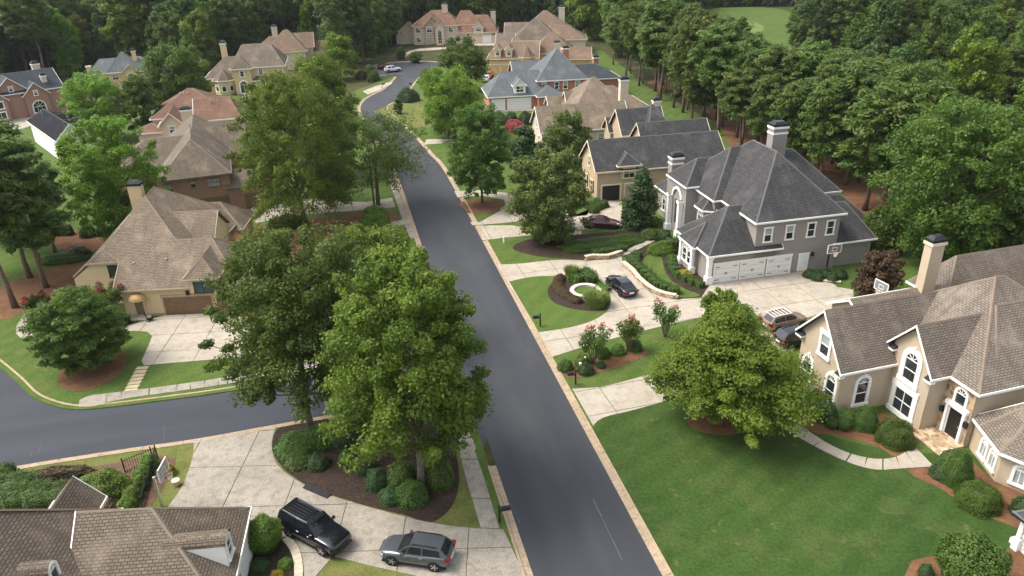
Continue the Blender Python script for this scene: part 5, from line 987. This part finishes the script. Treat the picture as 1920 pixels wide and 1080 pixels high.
for i, (x, y) in enumerate(((1518, 519), (1532, 524), (1548, 518), (1560, 526), (1575, 520))): bush(x, y, 1.5, 1.0, 'd', f'dark shrub in the stone edged bed below the hoop, {["leftmost","second","middle","fourth","rightmost"][i]}')
bush(1640, 470, 5, 5.5, 'd', 'white flowering dark shrub behind the grey house corner', 'big'); bush(1110, 462, 9, .9, 'g', 'spreading groundcover juniper above the stone wall', 'big', 4, R(12)); bush(1160, 455, 7, .9, 'g', 'spreading groundcover juniper below the maroon car', 'big', 3.5, R(12))
for x, y, lb in ((66, 205, 'left cypress column beside the rose brick entrance'), (20, 218, 'cypress column at the rose brick bay window')):
    b = G(x, y); tree('cypress_tree', fd[5], b, .16, .3, label=lb)
# crape myrtles: fan of stems with flower heads
def myrtle(px, py, h_, spread, mat, label, seed, dens=60):
    b = G(px, py, .1); g = np.random.default_rng(seed); o = empty('crape_myrtle', (b.x, b.y, .08), 0, label=label, category='tree'); m = MB(); tips = []
    for k in range(9):
        a = k*.7+g.uniform(0, .5); r = spread*g.uniform(.35, 1); t = np.array([r*math.cos(a), r*math.sin(a), h_*g.uniform(.8, 1.05)]); m.tube([(0.08*math.cos(a), .08*math.sin(a), 0), tuple(t*np.array([.45, .45, .55])), tuple(t)], [.05, .035, .012], 6); tips.append(t)
    m.obj('trunk', M_BARK, o); tips = np.array(tips); c = np.vstack([tips*f for f in (.62, .78, .9)])
    p, n_, s_, t_ = puffs(c, np.full(len(c), spread*.24), dens, .13, .9, .5, seed); add(bpy.data.objects.new('crown', leaf_mesh('crown', p, n_, s_, t_, L_OAKD)), o)
    c = tips[:4] if mat is L_PINK else tips[:7]; p, n_, s_, t_ = puffs(c, np.full(len(c), spread*.15), 22 if mat is L_PINK else 45, .12, 1, .5, seed+1); add(bpy.data.objects.new('blossom', leaf_mesh('blossom', p, n_, s_, t_, mat)), o)
myrtle(1112, 681, 3.4, 1.5, L_PINK, 'crape myrtle with pink flowers nearest the road', 91); myrtle(1178, 658, 3.4, 1.5, L_PINK, 'middle crape myrtle of the three beside the curved drive', 92); myrtle(1247, 632, 3.3, 1.5, L_PINK, 'crape myrtle half hidden by the spreading lawn tree', 93)
myrtle(214, 597, 3.8, 1.7, L_RED, 'crape myrtle full of red flowers at the cream house corner', 94, 110); myrtle(74, 590, 2.2, 1.4, L_RED, 'small red flowering crape myrtle beside the curved path at left', 95, 80)
# ornamental grasses
def grasses(px, py, r, h_, label, seed, n=900):
    b = G(px, py, .17); g = np.random.default_rng(seed); o = empty('grass_clump', (b.x, b.y, .15), label=label, category='plant'); m = MB()
    for k in range(n):
        a = g.uniform(0, 6.28); q = r*math.sqrt(g.uniform(0, .35)); e = r*g.uniform(.4, 1); x0, y0 = q*math.cos(a), q*math.sin(a); x1, y1 = e*math.cos(a+.2), e*math.sin(a+.2); z = h_*g.uniform(.6, 1); w_ = .025; dx, dy = -math.sin(a)*w_, math.cos(a)*w_
        mx, my = (x0*.55+x1*.45), (y0*.55+y1*.45); m.quad((x0-dx, y0-dy, 0), (x0+dx, y0+dy, 0), (mx+dx, my+dy, z*.8), (mx-dx, my-dy, z*.8)); m.quad((mx-dx, my-dy, z*.8), (mx+dx, my+dy, z*.8), (x1, y1, z))
    me = m.mesh('blades', L_GRS); at = me.attributes.new('tone', 'FLOAT', 'FACE'); at.data.foreach_set('value', g.uniform(0, 1, len(me.polygons))); add(bpy.data.objects.new('blades', me), o)
grasses(1072, 524, 1.1, 1.7, 'upright ornamental grass clump behind the fountain basin', 97); grasses(1117, 572, 1.7, 1.5, 'broad drooping ornamental grass clump in front of the fountain basin', 98, 1800)
b = G(748, 214); tree('sapling', fd[0], b, .22, .17, label='lone sapling in the middle of the striped lawn')
# ------------------------------------------------------------------ vehicles
def paint(name, col, rough=.22, metal=.3):
    if name in MATS: return MATS[name]
    m, n, b = _nodes(name); b.inputs['Base Color'].default_value = (*col, 1); b.inputs['Roughness'].default_value = rough; b.inputs['Metallic'].default_value = metal; b.inputs['Coat Weight'].default_value = .8; b.inputs['Coat Roughness'].default_value = .05; MATS[name] = m; return m
M_LAMP = plain('headlight lens', (.55, .56, .55), .1, .1, 2); M_TAIL = plain('tail light lens', (.16, .01, .012), .15, .1, 2); M_CGL = plain('car glass', (.012, .015, .018), .04, .2, 1, 0, .7); M_PLATE = plain('number plate', (.7, .7, .68), .5)
def wheel_meshes():
    def rot(m): m.v = [(x, z, -y) for x, y, z in m.v]; return m
    ty = rot(MB().lathe([(.24, -.11), (.32, -.115), (.355, -.08), (.36, 0), (.355, .08), (.32, .115), (.24, .11)], 24)).mesh('tyre', M_RUB, smooth=True)
    rm = MB().lathe([(.245, -.1), (.245, .08), (.2, .085)], 20)
    ro = rot(rm)
    sp = MB()
    for k in range(5):
        a = k*2*math.pi/5; 
        for z in (-.118, .1): sp.hull8([(.03*math.cos(a+1.5), z, .03*math.sin(a+1.5)), (.03*math.cos(a-1.5), z, .03*math.sin(a-1.5)), (.24*math.cos(a-.16), z, .24*math.sin(a-.16)), (.24*math.cos(a+.16), z, .24*math.sin(a+.16)), (.03*math.cos(a+1.5), z+.02, .03*math.sin(a+1.5)), (.03*math.cos(a-1.5), z+.02, .03*math.sin(a-1.5)), (.24*math.cos(a-.16), z+.02, .24*math.sin(a-.16)), (.24*math.cos(a+.16), z+.02, .24*math.sin(a+.16))])
    i = len(sp.v); sp.v += rm.v; sp.f += [tuple(q+i for q in f) for f in rm.f]
    return ty, sp.mesh('rim', M_RIM)
TYRE, RIM = wheel_meshes()
CARS = {'sedan': dict(L=4.85, W=1.83, wr=.33, wb=(-1.4, 1.42), body=[(-2.42, .42, .62, .70), (-2.34, .26, .92, .84), (-1.7, .2, 1.02, .9), (-1.0, .2, .99, .915), (0, .2, .96, .915), (.9, .2, .95, .91), (1.6, .2, .86, .89), (2.15, .24, .72, .80), (2.42, .36, .58, .62)], cab=[(-1.95, 1.0, .70), (-1.15, 1.40, .58), (-.3, 1.45, .585), (.25, 1.42, .585), (1.1, .955, .72)]),
        'suv': dict(L=4.65, W=1.86, wr=.37, wb=(-1.38, 1.36), body=[(-2.32, .45, .80, .74), (-2.26, .3, 1.08, .86), (-1.7, .26, 1.14, .92), (-1.0, .24, 1.1, .93), (0, .24, 1.06, .93), (.8, .24, 1.04, .925), (1.5, .26, .98, .90), (2.05, .28, .86, .84), (2.32, .42, .68, .66)], cab=[(-2.2, 1.10, .74), (-1.75, 1.56, .62), (-.6, 1.64, .63), (.2, 1.60, .62), (1.05, 1.05, .76)]),
        'big': dict(L=5.15, W=2.0, wr=.41, wb=(-1.5, 1.5), body=[(-2.58, .45, .95, .88), (-2.54, .34, 1.16, .96), (-1.7, .3, 1.2, .99), (-1.0, .3, 1.2, 1.0), (0, .3, 1.19, 1.0), (.85, .3, 1.18, .995), (1.6, .3, 1.12, .98), (2.3, .32, 1.04, .94), (2.57, .42, .86, .84)], cab=[(-2.53, 1.17, .90), (-2.35, 1.80, .72), (-.8, 1.86, .74), (.3, 1.83, .73), (1.0, 1.19, .86)])}
def car(name, label, px, py, heading, kind, pm, tall=1.0, rack=False, z=.14, plate=True):
    K = CARS[kind]; b = G(px, py, z); o = empty(name, (b.x, b.y, z), R(heading), label=label, category='car'); m = MB()
    n = 10; wr = K['wr']
    for x, zb, zt, hw in K['body']:
        prof = [(0, zb), (hw*.8, zb), (hw*.97, zb+.12), (hw, zb+(zt-zb)*.45), (hw*.985, zb+(zt-zb)*.75), (hw*.93, zt-.03), (hw*.82, zt+.015), (hw*.5, zt+.04), (0, zt+.05)]
        ring = prof+[(-y, zz) for y, zz in prof[-2:0:-1]]; m.v += [(x, y, zz) for y, zz in ring]
    q = 16
    for s_ in range(len(K['body'])-1):
        for j in range(q): a, c = s_*q+j, s_*q+(j+1) % q; m.f.append((a, c, c+q, a+q))
    m.f.append(tuple(range(q-1, -1, -1))); m.f.append(tuple(range(len(m.v)-q, len(m.v))))
    body = m.obj('body', pm, o, smooth=True); mod = body.modifiers.new('bev', 'SUBSURF'); mod.levels = mod.render_levels = 1
    c = K['cab']; cm = MB(); wtop = lambda i: c[i][2]; bw = K['W']/2*.93; zb = K['body'][4][2]+.0
    base = [(x, bw if 0 < i < len(c)-1 else bw*.86, zb-.02) for i, (x, zz, hw) in enumerate(c)]
    # cabin shell
    top = [(x, hw, zz) for x, zz, hw in c]; xb = [c[0][0]-.05, c[1][0]-.1, c[2][0], c[3][0]+.25, c[4][0]+.1]
    B4 = [(xb[0], bw*.84), (xb[1], bw*.96), (xb[2], bw*.98), (xb[3], bw*.97), (xb[4], bw*.84)]
    V = []
    for i in range(5): V += [(B4[i][0], B4[i][1], zb-.03), (top[i][0], top[i][1], top[i][2]), (top[i][0], -top[i][1], top[i][2]), (B4[i][0], -B4[i][1], zb-.03)]
    cm.v = V
    for i in range(4):
        for j in range(3): cm.f.append((i*4+j, i*4+j+1, i*4+5+j, i*4+4+j))
    cm.f += [(0, 3, 2, 1), (16, 17, 18, 19)]; cm.obj('cabin', pm, o)
    def glass(nm, pts, sh=.9):
        P_ = [Vector(p) for p in pts]; ce = sum(P_, Vector())/len(P_); nn = (P_[1]-P_[0]).cross(P_[2]-P_[0]).normalized()
        if nn.dot(ce-Vector((0, 0, 1.0))) < 0: nn = -nn
        Q = [ce+(p-ce)*sh+nn*.012 for p in P_]; MB().quad(*Q).obj(nm, M_CGL, o)
    T = [Vector(V[i*4+1]) for i in range(5)]; Bv = [Vector(V[i*4]) for i in range(5)]; mir = lambda p: Vector((p.x, -p.y, p.z))
    glass('windshield', [T[4], T[3], mir(T[3]), mir(T[4])], .92); glass('rear_window', [T[0], T[1], mir(T[1]), mir(T[0])], .82)
    up = lambda i, f: Bv[i]+(T[i]-Bv[i])*f
    for sgn in (1, -1):
        g = (lambda p: p) if sgn > 0 else mir
        for a_, b_ in (((1, 2) , 0), ((2, 3), 0), ((3, 4), 1)) if kind == 'sedan' else (((0, 1), 1), ((1, 2), 0), ((2, 3), 0), ((3, 4), 1)):
            i, j = a_; lo, hi = .12, .88
            if b_ and i == 3: pts = [up(3, lo), up(3, hi), up(4, .75), up(4, .3)]; pts = [up(3, lo), up(3, hi), (up(3, hi)+up(4, hi))/2, (up(3, lo)+up(4, lo))/2+Vector((.15, 0, .02))]
            else: pts = [up(i, lo), up(i, hi), up(j, hi), up(j, lo)]
            glass('side_window', [g(p) for p in pts], .9)
        MB().box(*sorted((c[3][0]+.35, c[3][0]+.5)), *sorted((sgn*bw*1.0, sgn*(bw+.2))), zb+.02, zb+.17).obj('mirror', pm, o)
        for xh in (-.55, .45): MB().box(xh-.1, xh+.1, *sorted((sgn*(K['W']/2-.03), sgn*(K['W']/2+.012))), zb-.14, zb-.1).obj('door_handle', M_RIM, o)
        bx, fx = K['body'][0][0], K['body'][-1][0]; hw = K['W']/2
        MB().hull8([(fx-.32, sgn*hw*.9, .58), (fx-.06, sgn*hw*.62, .58), (fx-.1, sgn*hw*.5, .58), (fx-.4, sgn*hw*.6, .58), (fx-.36, sgn*hw*.93, .76+(.1 if kind == 'big' else 0)), (fx-.07, sgn*hw*.68, .72), (fx-.12, sgn*hw*.5, .74), (fx-.4, sgn*hw*.6, .78)]).obj('headlight', M_LAMP, o)
        MB().box(bx-.015, bx+.22, *sorted((sgn*hw*.55, sgn*hw*.955)), .74 if kind == 'sedan' else .84, .9 if kind == 'sedan' else 1.08).obj('tail_light', M_TAIL, o)
        for x in K['wb']:
            w_ = empty('wheel', (x, sgn*(K['W']/2-.12), wr), 0 if sgn < 0 else math.pi, o); w_.scale = (wr/.36,)*3; add(bpy.data.objects.new('tyre', TYRE), w_); add(bpy.data.objects.new('rim', RIM), w_)
            w2 = MB().lathe([(wr*1.16, -.012), (wr*1.16, .012)], 20); w2.v = [(x+a, sgn*(K['W']/2-.02)+b_*1.0, wr+d) for a, d, b_ in w2.v]; w2.obj('wheel_arch', M_RUB, o)
        if kind != 'sedan':
            rl = MB(); rl.bar((c[1][0]+.2, sgn*(c[1][2]-.06), c[2][1]+.03), (c[3][0]-.1, sgn*(c[3][2]-.06), c[3][1]+.08), .022); rl.obj('roof_rail', M_RIM if kind == 'big' else M_BLACK, o)
    if plate: MB().box(bx-.03, bx+.05, -.26, .26, .6, .73).obj('number_plate', M_PLATE, o)
    MB().box(fx-.03, fx+.02, -.5, .5, .45, .68).obj('grille', M_BLACK, o)
    MB().box(bx+.25, fx-.25, -K['W']/2*.9, K['W']/2*.9, .18, .3).obj('underbody', M_RUB, o)
    if rack:
        r_ = MB()
        for k in range(6): r_.bar((-1.9+k*.4, -.62, c[2][1]+.12), (-1.9+k*.4, .62, c[2][1]+.1), .028, .012)
        r_.bar((-2, -.62, c[2][1]+.1), (.2, -.62, c[2][1]+.1), .025); r_.bar((-2, .62, c[2][1]+.1), (.2, .62, c[2][1]+.1), .025); r_.obj('roof_rack', M_WHITE, o)
    if kind == 'big' and not rack:
        r_ = MB()
        for k in range(5): r_.bar((-1.9, -.45+k*.225, c[2][1]+.015), (-.2, -.45+k*.225, c[2][1]+.03), .02, .012)
        r_.obj('roof_slats', M_BLACK, o); MB().box(-.05, .5, -.5, .5, c[3][1]-.02, c[3][1]+.03).obj('sunroof', M_CGL, o)
    return o
def hd(a, b): p, q = G(*a), G(*b); return math.degrees(math.atan2(q.y-p.y, q.x-p.x))
car('black_suv', 'large black SUV with roof rails and sunroof parked on the driveway at the bottom', 594, 1008, hd((540, 975), (650, 1035)), 'big', paint('black paint', (.008, .009, .014)))
car('grey_suv', 'dark grey compact SUV with silver wheels right of the black SUV', 783, 1046, hd((845, 1055), (720, 1037)), 'suv', paint('graphite paint', (.10, .115, .135), .25, .5))
car('black_sedan', 'black sedan parked on the circular drive by the fountain, seen from behind', 1164, 543, hd((1180, 552), (1145, 522)), 'sedan', paint('black sedan paint', (.010, .012, .016)))
car('maroon_sedan', 'dark red sedan parked before the tan house', 1127, 425, hd((1095, 424), (1160, 426)), 'sedan', paint('maroon paint', (.09, .010, .014)))
car('tan_suv', 'old tan SUV with a white roof rack between the lawn tree and stucco house', 1470, 612, hd((1430, 628), (1500, 612)), 'suv', paint('tan paint', (.22, .155, .11), .4, .2), rack=True)
car('dark_suv', 'dark SUV half hidden by the stucco house gable', 1496, 642, hd((1460, 655), (1530, 640)), 'suv', paint('dark paint', (.01, .011, .013)))
car('white_pickup', 'small white vehicle parked at the edge of the turning circle', 737, 134, hd((722, 136), (750, 133)), 'suv', paint('white paint', (.7, .7, .69), .3, 0))
car('dark_red_car', 'dark red car parked beside the white vehicle at the turning circle', 722, 128, hd((705, 130), (735, 126)), 'sedan', paint('maroon paint', (.09, .010, .014)))
car('white_car', 'white car before the brick house garage, behind the deep green tree', 912, 152, 90, 'suv', paint('white paint', (.7, .7, .69), .3, 0)); car('red_van', 'red car beside the apricot garage', 919, 145, 90, 'suv', paint('red paint', (.35, .02, .02), .3, 0))
# ------------------------------------------------------------------ small things
def mailbox(px, py, rz, label):
    b = G(px, py); o = empty('mailbox', (b.x, b.y, .08), rz, label=label, category='mailbox'); MB().box(-.06, .06, -.06, .06, 0, 1.5).obj('post', M_BLACK, o); MB().bar((0, 0, 1.0), (-.55, 0, 1.0), .04).obj('arm', M_BLACK, o)
    m = MB(); pr = [(-.14, 0), (.14, 0), (.14, .18), (.09, .27), (-.09, .27), (-.14, .18)]; m.v = [(-.75, y, 1.05+z) for y, z in pr]+[(-.15, y, 1.05+z) for y, z in pr]; m.f = [tuple(range(6)), tuple(range(11, 5, -1))]+[(i, 6+i, 6+(i+1) % 6, (i+1) % 6) for i in range(6)]; m.obj('box', M_BLACK, o); return o
mailbox(1013, 614, R(13), 'black mailbox on the lawn island beside the fountain drive'); mailbox(1079, 722, R(13), 'black mailbox in the straw bed by the crape myrtle strip'); mailbox(937, 982, R(193), 'black mailbox on the grass verge at the end of the sidewalk')
mailbox(773, 166, R(10), 'tiny mailbox at the right kerb of the far road'); mailbox(717, 167, R(190), 'tiny mailbox at the left kerb of the far road')
for x, y, lb in ((945, 456, 'thin white utility post on the lawn near the magnolia'), (1096, 686, 'white utility post among the golden shrubs'), (1088, 697, 'shorter white utility post near the kerb')):
    b = G(x, y); m = MB().lathe([(.11, 0), (.11, .75), (.13, .76), (.13, .85), (.04, .9)], 10); m.obj('utility_post', M_WHITE, label=lb, category='post').location = (b.x, b.y, .08)
def hoop(px, py, face, label, board='clear', h_=3.0, pole=M_BLACK, z=.1):
    b = G(px, py, z); o = empty('basketball_hoop', (b.x, b.y, z), R(face), label=label, category='hoop'); m = MB().bar((0, 0, 0), (0, 0, h_-.2), .07); m.bar((0, 0, h_-.3), (.75, 0, h_+.25), .05); m.obj('pole', pole, o)
    bm = MB(); y0, z0, z1 = .85, h_-.15, h_+.9
    for a in ((-y0, -y0+.08, z0, z1), (y0-.08, y0, z0, z1), (-y0, y0, z0, z0+.08), (-y0, y0, z1-.08, z1), (-.3, -.25, h_+.1, h_+.55), (.25, .3, h_+.1, h_+.55), (-.3, .3, h_+.1, h_+.15), (-.3, .3, h_+.5, h_+.55)): bm.box(.74, .80, a[0], a[1], a[2], a[3])
    bm.obj('backboard_frame', M_WHITE, o); MB().box(.755, .785, -y0+.05, y0-.05, z0+.05, z1-.05).obj('backboard', plain('acrylic board', (.20, .21, .21), .15, .1, 1) if board == 'clear' else plain('weathered board', (.42, .42, .40), .7, .15, 3), o)
    r_ = MB(); r_.tube([(1.08+.24*math.cos(k*.5236), .24*math.sin(k*.5236), h_) for k in range(13)], .02, 6, False); r_.bar((.8, 0, h_), (.86, 0, h_), .05); r_.obj('rim', plain('orange rim', (.5, .09, .04), .5), o)
    n_ = MB()
    for k in range(12):
        a, a2 = k*.5236, (k+1.5)*.5236; n_.bar((1.08+.23*math.cos(a), .23*math.sin(a), h_), (1.08+.13*math.cos(a2), .13*math.sin(a2), h_-.42), .012); a2 = (k-1.5)*.5236; n_.bar((1.08+.23*math.cos(a), .23*math.sin(a), h_), (1.08+.13*math.cos(a2), .13*math.sin(a2), h_-.42), .012)
    n_.obj('net', M_WHITE, o); return o
hoop(1548, 514, -78, 'basketball hoop with clear white framed board in front of the grey house wall'); hoop(1652, 592, 200, 'basketball hoop showing above the stucco house garage roof'); hoop(304, 950, 3, 'basketball hoop with white board seen from behind at the lower left drive', 'grey', 2.8, M_RIM)
# fountain basin, stone walls, steps
b = G(1098, 551, .17); o = empty('fountain_basin', (b.x, b.y, .17), label='round pale stone fountain basin filled with plants in the drive island', category='fountain'); m = MB()
for k in range(24):
    a0, a1 = k*math.pi/12+.006, (k+1)*math.pi/12-.006; MB().hull8([(1.25*math.cos(a0), 1.25*math.sin(a0), 0), (1.7*math.cos(a0), 1.7*math.sin(a0), 0), (1.7*math.cos(a1), 1.7*math.sin(a1), 0), (1.25*math.cos(a1), 1.25*math.sin(a1), 0), (1.25*math.cos(a0), 1.25*math.sin(a0), .5), (1.7*math.cos(a0), 1.7*math.sin(a0), .5), (1.7*math.cos(a1), 1.7*math.sin(a1), .5), (1.25*math.cos(a1), 1.25*math.sin(a1), .5)]).obj('rim_stone', plain('pale stone', (.55, .50, .42), .9, .1, 3), o)
MB().lathe([(1.24, .0), (1.24, .3)], 24).obj('planting', M_GRASS, o)
def stone_wall(name, pts, h_, label, rows=2):
    pl = resample(spline(gp(pts), n=6), .45); o = empty(name, (pl[0][0], pl[0][1], 0), label=label, category='wall'); g = random.Random(5); o0 = np.array(pl[0])
    cols = [plain(f'wall stone {k}', c, .95, .2, 4) for k, c in enumerate(((.30, .19, .10), (.42, .30, .18), (.24, .17, .11), (.48, .40, .29)))]
    for i in range(len(pl)-1):
        a, c = np.array(pl[i])-o0, np.array(pl[i+1])-o0; d = (c-a)/np.linalg.norm(c-a); n_ = np.array([-d[1], d[0]])
        for r_ in range(rows):
            z0, z1 = r_*h_/rows, (r_+1)*h_/rows-.02; w_ = .2+g.uniform(-.03, .03); sft = d*(.22 if r_ % 2 else 0); p0, p1 = a+sft+d*.01, c+sft-d*.01
            MB().hull8([(*(p0-n_*w_), z0), (*(p1-n_*w_), z0), (*(p1+n_*w_), z0), (*(p0+n_*w_), z0), (*(p0-n_*w_), z1), (*(p1-n_*w_), z1+g.uniform(-.02, .01)), (*(p1+n_*w_), z1), (*(p0+n_*w_), z1)]).obj('stone', g.choice(cols), o)
        MB().hull8([(*(a-n_*.26+d*.01), h_), (*(c-n_*.26-d*.01), h_), (*(c+n_*.26-d*.01), h_), (*(a+n_*.26+d*.01), h_), (*(a-n_*.26+d*.01), h_+.09), (*(c-n_*.26-d*.01), h_+.09), (*(c+n_*.26-d*.01), h_+.09), (*(a+n_*.26+d*.01), h_+.09)]).obj('coping_stone', plain('coping', (.50, .43, .33), .9, .15, 3), o)
stone_wall('stone_wall', [(1097, 490), (1112, 487), (1140, 487), (1167, 478)], .6, 'low fieldstone wall left of the steps above the circular drive')
stone_wall('stone_wall', [(1168, 499), (1185, 513), (1200, 531), (1225, 550), (1250, 559), (1274, 563)], .55, 'long curving fieldstone wall beside the black sedan')
stone_wall('stone_edging', [(1520, 508), (1524, 520), (1545, 529), (1580, 532)], .22, 'rough stone edging of the bed below the basketball hoop', 1)
stone_wall('stone_edging', [(537, 1012), (552, 1032), (560, 1060), (560, 1095)], .12, 'curved stone edging of the mulch bed by the corner house', 1)
# iron fences
def fence(name, pts, h_, label, step=.16):
    pl = [np.array(p) for p in gp(pts)]; o0 = pl[0]; o = empty(name, (*o0, 0), label=label, category='fence'); q = [p-o0 for p in pl]; rm = MB()
    for a, c in zip(q[:-1], q[1:]):
        for zz in (.2, h_-.15): rm.bar((*a, zz), (*c, zz), .02)
        L_ = np.linalg.norm(c-a); n_ = int(L_/step); me = MB().bar((0, 0, .05), (0, 0, h_), .011).mesh('picket', M_BLACK)
        for k in range(n_+1):
            p = a+(c-a)*k/max(1, n_)
            if k % 12 == 0: MB().box(-.035, .035, -.035, .035, 0, h_+.12).obj('fence_post', M_BLACK, o).location = (*p, 0)
            else: add(bpy.data.objects.new('picket', me), o).location = (*p, 0)
    rm.obj('rail', M_BLACK, o)
fence('iron_fence', [(236, 888), (297, 862), (270, 960)], 1.3, 'black iron picket fence round the corner of the lower left garden'); fence('iron_fence', [(78, 492), (150, 476)], 1.2, 'black iron fence behind the straw clearing at the left', .3)
# pots, hose mat, mower, flag, grill
b = G(332, 912); MB().lathe([(.15, 0), (.2, .1), (.28, .4), (.3, .48), (.25, .48)], 14).obj('planter', plain('terracotta', (.5, .42, .34), .9), label='pale planter beside the basketball hoop', category='planter').location = (b.x, b.y, .1)
a, c = G(572, 914), G(618, 934); d = (c-a).normalized(); n_ = Vector((-d.y, d.x, 0)); o = empty('kerb_ramp', a, label='dark rubber kerb ramp lying at the island edge', category='ramp')
for k in range(3): p, q = d*(k*(c-a).length/3+.01), d*((k+1)*(c-a).length/3-.01); MB().hull8([p-n_*.25, q-n_*.25, q+n_*.2, p+n_*.2, p-n_*.25+Vector((0, 0, .16)), q-n_*.25+Vector((0, 0, .16)), q+n_*.2+Vector((0, 0, .28)), p+n_*.2+Vector((0, 0, .28))]).obj('ramp_section', M_RUB, o)
b = G(282, 601, .13); o = empty('pressure_washer', b, .3, label='small wheeled machine standing at the cream house side door', category='machine'); m = MB(); m.box(-.28, .28, -.2, .2, .15, .4); m.bar((-.25, -.2, .3), (-.4, -.2, .95), .025); m.bar((-.25, .2, .3), (-.4, .2, .95), .025); m.bar((-.4, -.2, .95), (-.4, .2, .95), .025); m.obj('frame', M_BLACK, o); MB().box(-.2, .2, -.16, .16, .4, .62).obj('engine', M_RIM, o)
for s_ in (-1, 1): w_ = empty('wheel', (-.15, s_*.28, .17), 0, o); w_.scale = (.45,)*3; add(bpy.data.objects.new('tyre', TYRE), w_); add(bpy.data.objects.new('rim', RIM), w_)
b = G(108, 572); o = empty('garden_flag', (b.x, b.y, .05), .4, label='pale garden flag hanging on a short pole beside the curved path', category='flag'); MB().bar((0, 0, 0), (0, 0, 1.9), .02).obj('pole', M_BLACK, o); m = MB()
for k in range(6): m.quad((k*.14, .05*math.sin(k), 1.85-k*.05), ((k+1)*.14, .05*math.sin(k+1), 1.85-(k+1)*.05), ((k+1)*.14, .05*math.sin(k+1), .95-(k+1)*.03), (k*.14, .05*math.sin(k), .95-k*.03))
m.obj('cloth', plain('flag cloth', (.62, .58, .6), .9, .25, 6), o)
b = G(1476, 596, .14); m = MB().lathe([(.26, 0), (.26, .55), (.2, .6), (.2, .72), (.05, .75)], 12); m.obj('gas_bottle', M_WHITE, label='white and grey canister standing behind the tan SUV', category='canister').location = b
# ------------------------------------------------------------------ summer haze
hm = bpy.data.materials.new('haze'); hm.use_nodes = True; n = hm.node_tree; n.nodes.clear(); o_ = n.nodes.new('ShaderNodeOutputMaterial'); v_ = n.nodes.new('ShaderNodeVolumePrincipled')
v_.inputs['Color'].default_value = (.86, .92, 1, 1); v_.inputs['Density'].default_value = .00007; v_.inputs['Anisotropy'].default_value = .2; n.links.new(v_.outputs[0], o_.inputs['Volume'])
MB().box(-710, 710, -70, 910, -1.2, 42).obj('haze', hm, kind='stuff', label='thin summer haze over the neighbourhood', category='haze')
